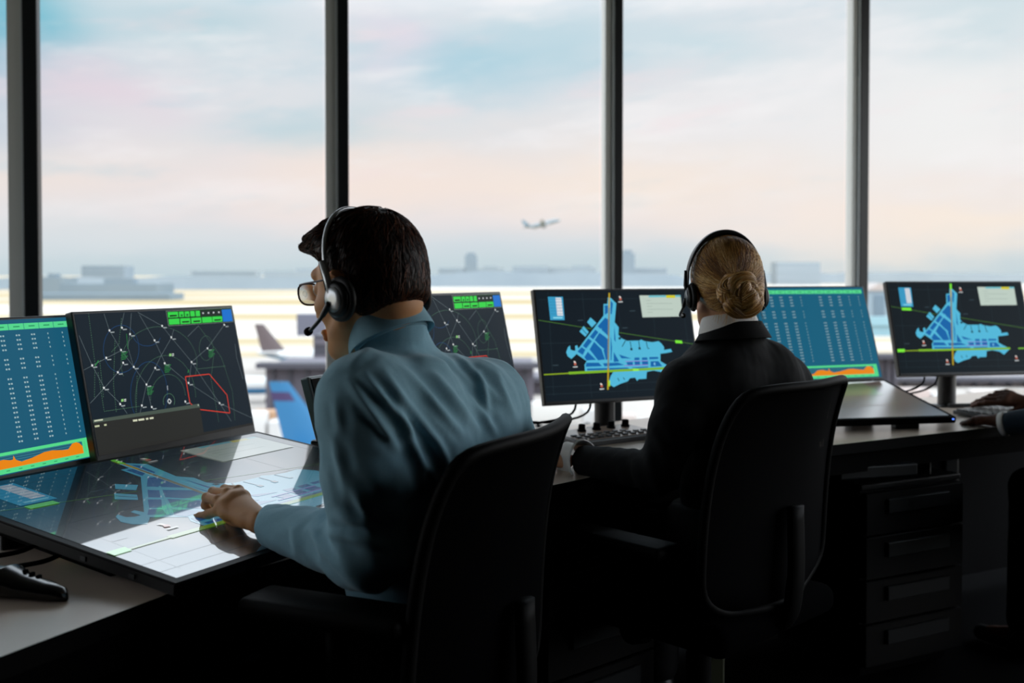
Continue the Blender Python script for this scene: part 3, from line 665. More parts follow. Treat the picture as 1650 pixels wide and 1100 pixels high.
def chair(label,l,r,ztop,lean,solid=True,arms=True,wb=.05,padz=.615,aoff=.27,aback=.01):
    """l,r: xy of the top corners of the backrest seen from behind (left,right)"""
    l=Vector((*l,0)); r=Vector((*r,0)); X=(r-l).normalized(); w_=(r-l).length; Fw=Vector((-X.y,X.x,0)); c=(l+r)/2
    yaw=math.atan2(X.y,X.x); seatc=c+Fw*.26; seatc.z=0
    t=thing('office_chair',label,'chair',seatc,yaw)
    z0=.47; H=ztop-z0
    def S(u,v):  # u -1..1, v 0..1 (bottom..top) on the backrest surface
        # superelliptic corner rounding
        a=abs(u); ww=w_/2*(1+wb*4*v*(1-v)+ .10*(1-v))
        if v>.80:
            q_=(v-.80)/.20; ww*= (1-.05*q_**2)
        if v<.12: ww*= (1-.35*((.12-v)/.12)**2)
        zz=z0+H*v - (.020*(a**3) if v>.5 else 0)*((v-.5)/.5)**2 + .012*(a**2)*v
        P=c+X*(u*ww)+Fw*(lean*(1-math.exp(-(1-v)*3.2)) + .045*(u*u-1))
        P.z=zz; return P
    nu,nv=24,28
    bm=bmesh.new(); th=.012 if solid else .003
    ga=[[bm.verts.new(S(-1+2*i/nu,j/nv)) for i in range(nu+1)] for j in range(nv+1)]
    gb=[[bm.verts.new(S(-1+2*i/nu,j/nv)+Fw*th) for i in range(nu+1)] for j in range(nv+1)]
    for j in range(nv):
        for i in range(nu):
            bm.faces.new((ga[j][i],ga[j][i+1],ga[j+1][i+1],ga[j+1][i])); bm.faces.new((gb[j][i],gb[j+1][i],gb[j+1][i+1],gb[j][i+1]))
    for j in range(nv):
        for i in (0,nu): bm.faces.new((ga[j][i],ga[j+1][i],gb[j+1][i],gb[j][i]))
    for i in range(nu):
        for j in (0,nv): bm.faces.new((ga[j][i],ga[j][i+1],gb[j][i+1],gb[j][i]))
    bk=obj('backrest',bm,M_fab if solid else M_mesh,t,smooth=True,sharp=50)
    # edge frame
    loop=[S(-1,j/nv) for j in range(0,nv+1)]+[S(-1+2*i/nu,1) for i in range(1,nu)]+[S(1,1-j/nv) for j in range(0,nv+1)]+[S(1-2*i/nu,0) for i in range(1,nu)]
    # soften corners
    for _ in range(3): loop=[(loop[k-1]+loop[k]*2+loop[(k+1)%len(loop)])/4 for k in range(len(loop))]
    loop.append(loop[0]); bm=bmesh.new(); tube(bm,[p+Fw*th/2 for p in loop],.011,10,cap=False); obj('back_frame',bm,M_frame,t,smooth=True)
    # spine and seat
    bm=bmesh.new(); tube(bm,spline([seatc+Fw*-.08+Vector((0,0,.40)),seatc-Fw*.22+Vector((0,0,.42)),S(0,.10)-Fw*.03,S(0,.45)-Fw*.02],6),[.03]*13+[.028]*6,10,flat=.5,upv=X); obj('spine',bm,M_frame,t,smooth=True)
    bm=bmesh.new(); box(bm,seatc+Vector((0,0,.43)),(.48,.46,.07),rotz(yaw),bev=.03,seg=4); obj('seat',bm,M_fab,t,smooth=True,sharp=60)
    if arms:
        for s in (-1,1):
            a=seatc+X*s*aoff+Fw*(aback-.01)
            bm=bmesh.new(); tube(bm,spline([seatc+X*s*.2+Vector((0,0,.39)),a+Vector((0,0,.42)),a+X*s*.01+Vector((0,0,padz-.015))],5),.016,10); am=obj('armrest',bm,M_frame,t,smooth=True)
            bm=bmesh.new(); box(bm,a+X*s*.01+Fw*.01+Vector((0,0,padz)),(.085,.27,.03),rotz(yaw),bev=.012,seg=3); obj('arm_pad',bm,M_frame,am,smooth=True) if False else obj('arm_pad',bm,M_frame,t,smooth=True)
    bm=bmesh.new(); cyl(bm,seatc+Vector((0,0,.10)),seatc+Vector((0,0,.30)),.030); cyl(bm,seatc+Vector((0,0,.29)),seatc+Vector((0,0,.40)),.018); obj('gas_column',bm,M_frame,t,smooth=True,sharp=40)
    for k_ in range(5):
        a=2*PI*k_/5+yaw; d_=Vector((math.cos(a),math.sin(a),0))
        bm=bmesh.new(); tube(bm,[seatc+Vector((0,0,.11)),seatc+d_*.16+Vector((0,0,.09)),seatc+d_*.30+Vector((0,0,.07))],[.028,.022,.015],8); lg=obj('leg',bm,M_frame,t,smooth=True)
        e=Vector((-d_.y,d_.x,0)); bm=bmesh.new(); cyl(bm,seatc+d_*.30+e*.020+Vector((0,0,.028)),seatc+d_*.30-e*.020+Vector((0,0,.028)),.0275,16); cyl(bm,seatc+d_*.30+Vector((0,0,.03)),seatc+d_*.30+Vector((0,0,.075)),.008,8); obj('caster',bm,M_frame,t,smooth=True,sharp=40)
    return t
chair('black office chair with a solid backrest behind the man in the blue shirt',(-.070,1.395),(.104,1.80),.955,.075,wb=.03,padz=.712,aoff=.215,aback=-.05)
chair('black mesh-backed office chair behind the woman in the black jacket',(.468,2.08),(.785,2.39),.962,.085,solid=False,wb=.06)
# ------------------------------------------------------------------ outside: airport
GZ=-24.0
m=bpy.data.materials.new('airfield'); m.use_nodes=True; nt=m.node_tree; b=nt.nodes['Principled BSDF']; b.inputs['Roughness'].default_value=.9; b.inputs['Specular IOR Level'].default_value=.15
tc=nt.nodes.new('ShaderNodeTexCoord'); mp=nt.nodes.new('ShaderNodeMapping'); mp.inputs['Scale'].default_value=(.0012,.009,1); mp.inputs['Rotation'].default_value=(0,0,.05)
n1=nt.nodes.new('ShaderNodeTexNoise'); n1.inputs['Scale'].default_value=1.0; n1.inputs['Detail'].default_value=3
r1=nt.nodes.new('ShaderNodeValToRGB'); e=r1.color_ramp.elements; e[0].position=.40; e[0].color=(*dim('#f3e6da',.42),1); e[1].position=.60; e[1].color=(*dim('#d9c091',.42),1)
e=r1.color_ramp.elements.new(.47); e.color=(*dim('#f0dcc4',.42),1); e=r1.color_ramp.elements.new(.52); e.color=(*dim('#dcc79d',.42),1)
nt.links.new(tc.outputs['Object'],mp.inputs[0]); nt.links.new(mp.outputs[0],n1.inputs['Vector']); nt.links.new(n1.outputs['Fac'],r1.inputs['Fac']); nt.links.new(r1.outputs['Color'],b.inputs['Base Color'])
bm=bmesh.new(); box(bm,(0,9000,GZ-.5),(26000,19000,1)); struct(obj('ground',bm,m))
M_con=mat('apron_concrete',dim('#efe4da',.40),.85,var=(.02,dim('#d8cdc4',.40)),spec=.15); M_run=mat('runway_pale',dim('#fbefe2',.42),.8,spec=.15)
def strip(name,px0,px1,y0,y1,m,label,cat,t=.05):
    a=onz(px0,y0,GZ+t);b_=onz(px1,y0,GZ+t);c=onz(px1+ (px1-825)*0,y1,GZ+t);d=onz(px0,y1,GZ+t)
    bm=bmesh.new(); prism(bm,[(a.x,a.y),(b_.x,b_.y),(c.x,c.y),(d.x,d.y)],GZ-.2,GZ+t)
    o=obj(name,bm,m); o['kind']='structure'; return o
strip('ground_apron',-1200,3000,900,575,M_con,'','',.04)
strip('ground_runway',200,2600,466,459,M_run,'','',.05)
strip('ground_runway',-1200,1500,505,492,M_run,'','',.06)
strip('ground_taxiway',300,2000,545,530,M_run,'','',.07)
# hazy skyline: the haze is put into pale building and tree colours
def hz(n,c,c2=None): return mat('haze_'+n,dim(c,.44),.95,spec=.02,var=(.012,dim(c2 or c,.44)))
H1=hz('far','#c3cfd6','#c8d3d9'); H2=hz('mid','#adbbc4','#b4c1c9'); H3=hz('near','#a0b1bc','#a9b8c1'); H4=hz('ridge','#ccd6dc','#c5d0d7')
def bld(name,label,cat,px0,px1,py,Y,depth,m,group=None,roof=None,extra=None,foot=None):
    """building whose front spans px0..px1 at distance Y with its roof line at py, standing on the airfield"""
    a=at(px0,py,Y); b_=at(px1,py,Y); z=a.z; t=thing(name,label,cat,((a.x+b_.x)/2,Y+depth/2,GZ),0,group)
    bm=bmesh.new(); box(bm,((a.x+b_.x)/2,Y+depth/2,(z+GZ)/2),(b_.x-a.x,depth,z-GZ)); obj('walls',bm,m,t)
    if extra: extra(t,a,b_,z,Y)
    return t
def rooftop(w_,h_,off=0,m=H1):
    def f(t,a,b,z,Y):
        bm=bmesh.new(); W=(b.x-a.x); box(bm,((a.x+b.x)/2+off*W,Y+10,z+h_/2),(W*w_,14,h_)); obj('roof_block',bm,m,t)
    return f
def winrows(rows,m):
    def f(t,a,b,z,Y):
        W=b.x-a.x
        for k in range(rows):
            zz=GZ+(z-GZ)*(k+.6)/rows
            bm=bmesh.new(); box(bm,((a.x+b.x)/2,Y-.1,zz),(W*.96,.3,(z-GZ)/rows*.35)); obj('window_band',bm,m,t)
    return f
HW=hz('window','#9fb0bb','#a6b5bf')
S='hazy grey '
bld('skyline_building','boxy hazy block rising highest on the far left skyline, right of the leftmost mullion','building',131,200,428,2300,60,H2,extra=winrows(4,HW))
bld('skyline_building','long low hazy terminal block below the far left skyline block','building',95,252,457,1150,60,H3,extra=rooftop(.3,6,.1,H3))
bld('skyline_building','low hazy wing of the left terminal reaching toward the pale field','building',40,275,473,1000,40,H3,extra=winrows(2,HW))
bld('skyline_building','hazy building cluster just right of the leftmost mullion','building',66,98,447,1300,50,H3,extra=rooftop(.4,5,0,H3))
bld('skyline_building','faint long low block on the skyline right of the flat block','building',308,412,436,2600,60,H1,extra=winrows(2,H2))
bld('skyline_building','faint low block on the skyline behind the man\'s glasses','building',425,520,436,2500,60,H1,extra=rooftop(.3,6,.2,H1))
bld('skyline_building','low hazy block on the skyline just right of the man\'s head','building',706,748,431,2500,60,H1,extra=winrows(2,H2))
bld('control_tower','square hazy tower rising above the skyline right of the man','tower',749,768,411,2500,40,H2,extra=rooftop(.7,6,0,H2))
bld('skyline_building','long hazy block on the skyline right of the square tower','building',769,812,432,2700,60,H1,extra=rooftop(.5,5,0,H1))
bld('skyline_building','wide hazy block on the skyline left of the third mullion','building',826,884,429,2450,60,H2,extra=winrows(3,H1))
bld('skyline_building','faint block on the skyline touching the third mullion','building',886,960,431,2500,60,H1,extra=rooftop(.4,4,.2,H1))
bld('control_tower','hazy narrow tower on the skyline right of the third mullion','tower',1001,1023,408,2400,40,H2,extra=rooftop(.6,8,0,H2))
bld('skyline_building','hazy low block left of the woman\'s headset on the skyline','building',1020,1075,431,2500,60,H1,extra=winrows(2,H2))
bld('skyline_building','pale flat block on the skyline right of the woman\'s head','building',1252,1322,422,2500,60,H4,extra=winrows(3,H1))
def ridge(label,px0,px1,pys,Y,m):
    pts=[]; n=60; bm=bmesh.new(); rng=np.random.default_rng(int(Y)+px0*0)
    front_=[];top=[];bk_=[]
    for i in range(n+1):
        px=px0+(px1-px0)*i/n; py=np.interp(i/n,[k/(len(pys)-1) for k in range(len(pys))],pys)+rng.uniform(-1.3,1.3)
        a=at(px,py,Y); front_.append(bm.verts.new((a.x,Y-3,GZ-1))); top.append(bm.verts.new((a.x,Y,a.z))); bk_.append(bm.verts.new((a.x,Y+150,GZ-1)))
    for i in range(n):
        bm.faces.new((front_[i],front_[i+1],top[i+1],top[i])); bm.faces.new((top[i],top[i+1],bk_[i+1],bk_[i]))
    o=obj('tree_line',bm,m); tag(o,label,'tree line'); return o
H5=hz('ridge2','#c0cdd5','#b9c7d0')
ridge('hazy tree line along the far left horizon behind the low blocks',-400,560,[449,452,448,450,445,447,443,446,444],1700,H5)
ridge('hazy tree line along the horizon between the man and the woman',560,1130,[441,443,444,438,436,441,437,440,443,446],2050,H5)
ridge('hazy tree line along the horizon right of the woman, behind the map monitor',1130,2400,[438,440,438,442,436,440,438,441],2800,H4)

M_white=mat('paint_white',dim('#f2efec',.5),.35); M_grey=mat('plane_grey',dim('#8f9ba4',.5),.4); M_eng=mat('engine_grey',dim('#a7adb2',.5),.35,metal=.3)
def airliner(label,P,yaw,pitch=0,L_=38,fin='#6b5f60',body=None,stripe='#4fa8d0',roll=0,gear=True,band=False,bodyc='#efeeec'):
    t=bpy.data.objects.new('airliner',None); COL.objects.link(t); tag(t,label,'airplane')
    Mw=Matrix.Translation(P)@Matrix.Rotation(yaw,4,'Z')@Matrix.Rotation(-pitch,4,'Y')@Matrix.Rotation(roll,4,'X')
    t.matrix_world=Mw; t.location=P; t.rotation_mode='XYZ'; t.rotation_euler=Mw.to_euler(); 
    def part(name,bm,m):
        bmesh.ops.recalc_face_normals(bm,faces=bm.faces[:]); me=bpy.data.meshes.new(name); bm.to_mesh(me); bm.free()
        for m_ in (m if isinstance(m,list) else [m]): me.materials.append(m_)
        o=bpy.data.objects.new(name,me); COL.objects.link(o); o.parent=t; WM[o]=Mw
        me.polygons.foreach_set('use_smooth',[True]*len(me.polygons))
        try: me.set_sharp_from_angle(angle=.7)
        except Exception: pass
        return o
    s=L_/38.
    R=2.0*s
    prof=[(-19,.15,1.2),(-17.5,.5,1.05),(-14,1.1,.6),(-10,1.7,.15),(-6,2,0),(8,2,0),(12,1.95,0),(15,1.7,-.1),(17,1.25,-.3),(18.3,.7,-.5),(19,.1,-.6)]
    bm=bmesh.new(); rings=[]
    for x,r,z in prof: rings.append([bm.verts.new((x*s,r*s*math.cos(2*PI*k_/24),z*s+r*s*math.sin(2*PI*k_/24))) for k_ in range(24)])
    for i in range(len(rings)-1):
        for k_ in range(24):
            f=bm.faces.new((rings[i][k_],rings[i][(k_+1)%24],rings[i+1][(k_+1)%24],rings[i+1][k_]))
            if 13<=k_<=22: f.material_index=1
    bm.faces.new(rings[0]); bm.faces.new(rings[-1])
    part('fuselage',bm,[mat('fuselage_'+bodyc,dim(bodyc,.5),.35),mat('stripe_'+stripe,dim(stripe,.5),.4)])
    def wing(name,root,tip,cr,ct,th,m,vert=False):
        bm=bmesh.new(); vs=[]
        for (x,y,z),c in ((root,cr),(tip,ct)):
            ring=[]
            for a,b_ in ((0,0),(.25,.5),(.6,.4),(1,0),(.6,-.4),(.25,-.5)):
                o=b_*th*c
                ring.append(bm.verts.new(((x-a*c)*s,(y+(o if vert else 0))*s,(z+(0 if vert else o))*s)))
            vs.append(ring)
        for k_ in range(6): bm.faces.new((vs[0][k_],vs[0][(k_+1)%6],vs[1][(k_+1)%6],vs[1][k_]))
        bm.faces.new(vs[0]); bm.faces.new(vs[1]); return part(name,bm,m)
    wm=mat('wing_'+bodyc,dim(bodyc,.5),.35)
    for sgn in (-1,1):
        wing('wing',(4,sgn*1.2,-1.0),(-5,sgn*17,.6),7.5,1.7,.12,wm)
        wing('stabilizer',(-13.2,sgn*.6,1.2),(-17.2,sgn*6.8,1.7),4,1.5,.1,wm)
        bm=bmesh.new()
        Me=Matrix.Translation(Vector((2.8*s,sgn*5.6*s,-2.0*s)))@Matrix.Rotation(PI/2,4,'Y')
        lathe(bm,[(.55*s,-2.2*s),(.9*s,-1*s),(1.15*s,.6*s),(1.12*s,1.6*s),(.95*s,1.9*s),(.85*s,1.5*s)],20,Me); box(bm,(1.8*s,sgn*5.6*s,-1.0*s),(3*s,.3*s,1.2*s)); part('engine',bm,M_eng)
    wing('tail_fin',(-11.5,0,1.4),(-17.2,0,8.6),6.2,2.3,.09,mat('fin_'+fin,dim(fin,.5),.4),vert=True)
    if band: wing('tail_band',(-15.55,0,6.45),(-16.35,0,7.45),3.52,3.02,.094,mat('fin_band',dim('#4a3a6e',.5),.4),vert=True)
    if gear:
        for x,y in ((13.5,0),(-.5,2.6),(-.5,-2.6)):
            bm=bmesh.new(); cyl(bm,Vector((x*s,y*s-.35*s,-3.35*s)),Vector((x*s,y*s+.35*s,-3.35*s)),.55*s,16); cyl(bm,Vector((x*s,y*s,-3.3*s)),Vector((x*s,y*s,-1.2*s)),.15*s,8); part('landing_gear',bm,M_blackm)
    return t
# parked airliners: fuselage centre height above the apron = 3.9
def parked(label,px,py,Y,yaw,finx=-15.5,**kw):
    """put the tail-fin tip at the given photo position"""
    tip=at(px,py,Y); L_=kw.get('L_',38); s=L_/38
    off=Vector((math.cos(yaw)*-19*s,math.sin(yaw)*-19*s,0))
    P=Vector((tip.x-off.x,tip.y-off.y,GZ+3.9*s))
    return airliner(label,P,yaw,**kw)
parked('parked airliner with a dark brown tail fin seen between radar monitor and man',413,516,262,.30,fin='#6f5f60',stripe='#7fb0cc')
parked('airliner with a bright blue tail fin below the dark-tailed one',440,606,118,-.12,fin='#2f86bd',stripe='#3f9fd6',bodyc='#4da3d4',L_=39,band=True)
airliner('white airliner with a blue band, nose poking out beside the radar monitor',at(330,598,200)*1.0,.05,L_=34,fin='#3c8fc4',stripe='#3d97cf')
bpy.context.view_layer.update()
a=[o for o in COL.objects if o.name.startswith('airliner') and o.type=='EMPTY'][-1]; a.location.z=GZ+3.9*34/38
# jet climbing out over the skyline
P=at(874,361,1300); airliner('small grey jet climbing into the pale sky above the skyline','' or P,.32,pitch=.24,L_=50,fin='#6d8a97',stripe='#8b9aa2',bodyc='#9aa8ae',gear=False,roll=-.25)

# terminal pieces
M_term=mat('terminal_wall',dim('#6b6672',.5),.7,var=(.2,dim('#78707a',.5))); M_termd=mat('terminal_dark',dim('#4c4a55',.5),.6); M_glz=mat('terminal_glazing',dim('#56606e',.5),.2,spec=.6)
def colums(n,m,h=.5):
    def f(t,a,b,z,Y):
        W=b.x-a.x
        for k_ in range(n):
            bm=bmesh.new(); box(bm,(a.x+W*(k_+.5)/n,Y-.4,(z+GZ)/2),(W/n*.18,.8,z-GZ)); obj('column',bm,m,t)
        bm=bmesh.new(); box(bm,((a.x+b.x)/2,Y-1.2,z+.3),(W+2,3.5,.9)); obj('canopy',bm,M_termd,t)
    return f
bld('terminal_concourse','grey violet terminal concourse outside, behind the blue tail and the man','terminal',428,860,590,176,18,M_term,extra=colums(16,M_termd))
bld('gate_building','dark gate building standing just left of the second mullion','building',505,560,540,205,14,M_termd,extra=winrows(4,M_term))
def legs(t,a,b,z,Y): pass
# elevated cabin on a mast
a_=at(478,506,330); b_=at(526,506,330); c_=at(478,541,330)
t=thing('apron_control_cabin','grey box cabin on a mast on the airfield, left of the man\'s chin','cabin',((a_.x+b_.x)/2,333,GZ))
bm=bmesh.new(); box(bm,((a_.x+b_.x)/2,333,(a_.z+c_.z)/2),(b_.x-a_.x,6,a_.z-c_.z)); obj('cabin',bm,mat('cabin_grey',dim('#77788a',.5),.6),t)
bm=bmesh.new(); box(bm,((a_.x+b_.x)/2+1.5,333,(c_.z+GZ)/2),(2.5,3,c_.z-GZ)); obj('mast',bm,M_termd,t)
def vehicle(label,px,py,Y,L_,H_,col,yaw=0,name='apron_truck',cat='truck'):
    p=at(px,py,Y); t=thing(name,label,cat,(p.x,p.y,GZ),yaw); R=rotz(yaw); X=R@Vector((1,0,0))
    bm=bmesh.new(); box(bm,Vector((p.x,p.y,GZ+.9+H_*.5))-X*L_*.1,(L_*.72,2.4,H_),R,bev=.35,seg=4); obj('tank',bm,mat('veh_'+col,dim(col,.5),.4),t,smooth=True,sharp=50)
    bm=bmesh.new(); box(bm,Vector((p.x,p.y,GZ+.7+H_*.38))+X*L_*.40,(L_*.2,2.4,H_*.75),R,bev=.25,seg=3); obj('cab',bm,M_white,t)
    bm=bmesh.new()
    for s_ in (-.35,-.15,.38):
        for y_ in (-1.1,1.1):
            q=Vector((p.x,p.y,GZ+.5))+X*L_*s_+R@Vector((0,y_,0)); cyl(bm,q-R@Vector((0,.2,0)),q+R@Vector((0,.2,0)),.5,14)
    obj('wheels',bm,M_blackm,t)
for a_ in [('white tank truck on the apron left of the blue tail',405,660,150,9,4.2,'#f6f2ee'),('tan truck on the apron close to the blue tail',432,648,158,5,3.4,'#cfa27c'),
           ('white rounded truck outside between the two chairs',905,662,168,11,3.4,'#fbf6ef'),('pale truck on the apron right of the white rounded truck',1000,676,160,9,2.5,'#d9c9c0'),
           ('white truck outside below the rightmost monitor',1600,628,190,10,3,'#f3e8e0'),('pale van outside below the rightmost monitor, by its column',1478,627,192,8,3,'#e5d0c8')]:
    vehicle(*a_)
bld('terminal_concourse','low mauve concourse outside under the woman\'s monitor','terminal',846,1180,612,215,18,M_term,extra=colums(14,M_termd))
bld('terminal_concourse','grey mauve concourse outside between the two right monitors','terminal',1385,1445,575,200,18,M_term,extra=colums(5,M_termd))
bld('terminal_concourse','low grey concourse outside beneath the rightmost monitor','terminal',1445,2000,612,230,18,mat('terminal_pale',dim('#8d8790',.5),.7,var=(.2,dim('#a39894',.5))),extra=colums(20,M_termd))
def gable(t,a,b,z,Y):
    W=b.x-a.x; bm=bmesh.new(); xs=[(a.x-1,z),(b.x+1,z),((a.x+b.x)/2,z+W*.35)]
    f=[bm.verts.new((x,Y-1,zz)) for x,zz in xs]; k_=[bm.verts.new((x,Y+30,zz)) for x,zz in xs]
    bm.faces.new(f); bm.faces.new(k_[::-1])
    for i in range(3): bm.faces.new((f[i],f[(i+1)%3],k_[(i+1)%3],k_[i]))
    obj('roof',bm,mat('hangar_roof',dim('#d2c3bb',.5),.6),t)
    bm=bmesh.new(); box(bm,((a.x+b.x)/2,Y-.2,GZ+(z-GZ)*.45),(W*.5,.5,(z-GZ)*.8)); obj('hangar_door',bm,mat('hangar_door',dim('#7d93a3',.5),.6),t)
bld('hangar','pale blue hangar with a peaked roof between the two right monitors','hangar',1399,1434,468,560,60,mat('hangar_wall',dim('#a9bcc8',.5),.7),extra=gable)
bm=bmesh.new(); p=at(1415,517,420); box(bm,(p.x,p.y,p.z),(34,5,3.6)); box(bm,(p.x,p.y,(p.z+GZ)/2),(30,3,p.z-GZ)); tag(obj('jet_bridge',bm,mat('cyan_panel',dim('#a9d3de',.5),.5)),'pale cyan jet bridge between the two right monitors','jet bridge')
bm=bmesh.new(); a_=onz(855,584,GZ+6)
p=at(855,582,300); q=at(800,582,300)
box(bm,(p.x,p.y,p.z),(40,1.2,1.0)); box(bm,(p.x-10,p.y,(p.z+GZ)/2),(1,1,p.z-GZ)); box(bm,(p.x+10,p.y,(p.z+GZ)/2),(1,1,p.z-GZ)); tag(obj('gantry',bm,mat('gantry_grey',dim('#7f8587',.5),.5)),'thin grey gantry on the apron between the man and the map monitor','gantry')
# ------------------------------------------------------------------ smooth body surfaces from blended distance fields
class Field:
    def __init__(s,lo,hi,h,T=None):
        s.lo=np.array(lo,float); s.h=h; n=np.ceil((np.array(hi)-s.lo)/h).astype(int)+1; s.n=n
        s.v=np.full(tuple(n),1.0,np.float32); s.ax=[s.lo[i]+h*np.arange(n[i]) for i in range(3)]
    def _loc(s,lo,hi):
        a=np.maximum(0,np.floor((np.array(lo)-s.lo)/s.h).astype(int)); b=np.minimum(s.n,np.ceil((np.array(hi)-s.lo)/s.h).astype(int)+1)
        if (b<=a).any(): return None
        sl=tuple(slice(a[i],b[i]) for i in range(3))
        X,Y,Z=np.meshgrid(*[s.ax[i][sl[i]] for i in range(3)],indexing='ij'); return sl,X,Y,Z
    def _mix(s,sl,d,k,sub=False):
        v=s.v[sl]; d=d.astype(np.float32)
        if sub:
            h=np.clip(.5-.5*(v+d)/k,0,1); s.v[sl]=v*(1-h)+(-d)*h+k*h*(1-h)
        else:
            h=np.clip(.5+.5*(v-d)/k,0,1); s.v[sl]=v*(1-h)+d*h-k*h*(1-h)
    def cone(s,a,b,ra,rb=None,k=.01,grow=0,sub=False):
        a=np.array(a,float);b=np.array(b,float); rb=ra if rb is None else rb; ra+=grow; rb+=grow; R=max(ra,rb)+k+.03
        q=s._loc(np.minimum(a,b)-R,np.maximum(a,b)+R)
        if q is None: return
        sl,X,Y,Z=q; d=b-a; L2=max(d@d,1e-12); t=np.clip(((X-a[0])*d[0]+(Y-a[1])*d[1]+(Z-a[2])*d[2])/L2,0,1)
        D=np.sqrt((X-a[0]-t*d[0])**2+(Y-a[1]-t*d[1])**2+(Z-a[2]-t*d[2])**2)-(ra+(rb-ra)*t); s._mix(sl,D,k,sub)
    def ell(s,c,r,R=None,k=.01,grow=0,sub=False):
        c=np.array(c,float); r=np.array(r,float)+grow; R=np.eye(3) if R is None else np.array(R,float) # columns = axes
        m_=r.max()+k+.03; q=s._loc(c-m_,c+m_)
        if q is None: return
        sl,X,Y,Z=q; P=np.stack([X-c[0],Y-c[1],Z-c[2]],-1)@R
        k0=np.sqrt(((P/r)**2).sum(-1)); k1=np.sqrt(((P/(r*r))**2).sum(-1))+1e-9
        s._mix(sl,k0*(k0-1)/k1,k,sub)
    def cut(s,n,c,k=.004):
        """keep the side n.p < c"""
        X,Y,Z=np.meshgrid(*s.ax,indexing='ij'); d=(X*n[0]+Y*n[1]+Z*n[2]-c).astype(np.float32)
        h=np.clip(.5-.5*(s.v-d)/k,0,1); s.v=s.v*(1-h)+d*h+k*h*(1-h)
    def mesh(s):
        v=s.v; neg=v<0; nx,ny,nz=v.shape
        c=np.zeros((nx-1,ny-1,nz-1),np.int8)
        for i in (0,1):
            for j in (0,1):
                for k in (0,1): c+=neg[i:nx-1+i,j:ny-1+j,k:nz-1+k]
        cells=np.argwhere((c>0)&(c<8)); idx=-np.ones(c.shape,np.int64); idx[tuple(cells.T)]=np.arange(len(cells))
        acc=np.zeros((len(cells),3)); cnt=np.zeros(len(cells))
        cor=[(i,j,k) for i in (0,1) for j in (0,1) for k in (0,1)]
        for a in range(8):
            for b in range(a+1,8):
                A=np.array(cor[a]);B=np.array(cor[b])
                if np.abs(A-B).sum()!=1: continue
                va=v[tuple((cells+A).T)]; vb=v[tuple((cells+B).T)]; m_=(va<0)!=(vb<0)
                t=va/(va-vb+1e-20); p=A+(B-A)*t[:,None]; acc[m_]+=p[m_]; cnt[m_]+=1
        V=(cells+acc/cnt[:,None])*s.h+s.lo
        Fc=[]
        for ax in range(3):
            o=[1,1,1]; sh=[slice(1,-1)]*3; sh[ax]=slice(0,v.shape[ax]-1)
            a=neg[tuple(sh)]; sh2=list(sh); sh2[ax]=slice(1,v.shape[ax]); b=neg[tuple(sh2)]
            e=np.argwhere(a!=b); 
            for q in range(3):
                if q!=ax: e[:,q]+=1
            fl=neg[tuple(e.T)]
            u,w_=[(1,2),(2,0),(0,1)][ax]
            du=np.zeros(3,int);du[u]=1; dw=np.zeros(3,int);dw[w_]=1
            q=np.stack([idx[tuple((e-du-dw).T)],idx[tuple((e-dw).T)],idx[tuple(e.T)],idx[tuple((e-du).T)]],1)
            q[~fl]=q[~fl][:,::-1]; Fc.append(q)
        Fc=np.concatenate(Fc); Fc=Fc[(Fc>=0).all(1)]
        return V,Fc
def vnorm(V,Fc):
    n=np.cross(V[Fc[:,2]]-V[Fc[:,0]],V[Fc[:,3]]-V[Fc[:,1]]); N_=np.zeros_like(V)
    for k in range(4): np.add.at(N_,Fc[:,k],n)
    return N_/(np.linalg.norm(N_,axis=1,keepdims=True)+1e-12)
def relax(V,Fc,it=1,l=.5):
    for _ in range(it):
        A=np.zeros_like(V);C_=np.zeros(len(V))
        for k in range(4):
            np.add.at(A,Fc[:,k],V[Fc[:,(k+1)%4]]+V[Fc[:,(k-1)%4]]); np.add.at(C_,Fc[:,k],2)
        V=V*(1-l)+A/C_[:,None]*l
    return V
def swirl(P,f,seed):
    r=np.random.default_rng(seed); o=0; amp=1; tot=0
    for i in range(5):
        k=r.normal(size=3); k/=np.linalg.norm(k); k2=r.normal(size=3); k2/=np.linalg.norm(k2)
        o=o+amp*(1-np.abs(np.sin(f*(P@k)+1.7*np.sin(f*.6*(P@k2)+r.uniform(0,6))+r.uniform(0,6)))); tot+=amp; amp*=.75; f*=1.35
    return o/tot-.5
def hairtubes(paths,r0,r1,sides=3):
    """paths N x K x 3 -> tube mesh"""
    N_,K,_=paths.shape; T=np.gradient(paths,axis=1); T/=np.linalg.norm(T,axis=2,keepdims=True)+1e-9
    a=np.cross(T,np.array([.31,.77,.55])); a/=np.linalg.norm(a,axis=2,keepdims=True)+1e-9; b=np.cross(T,a)
    rr=np.linspace(r0,r1,K)[None,:,None]
    rings=np.stack([paths+(a*math.cos(2*PI*s/sides)+b*math.sin(2*PI*s/sides))*rr for s in range(sides)],2)
    V=rings.reshape(-1,3); id_=np.arange(N_*K*sides).reshape(N_,K,sides); Fc=[]
    for s in range(sides):
        s2=(s+1)%sides; Fc.append(np.stack([id_[:,:-1,s],id_[:,:-1,s2],id_[:,1:,s2],id_[:,1:,s]],-1).reshape(-1,4))
    return V,np.concatenate(Fc)
def skinmat(name,c,c2,rough=.5):
    m=mat(name,c,rough,spec=.35,bump=(260,.12,.0008),var=(14,c2)); b=m.node_tree.nodes['Principled BSDF']
    b.inputs['Subsurface Weight'].default_value=.12; b.inputs['Subsurface Radius'].default_value=(.01,.004,.002); b.inputs['Subsurface Scale'].default_value=.5
    return m
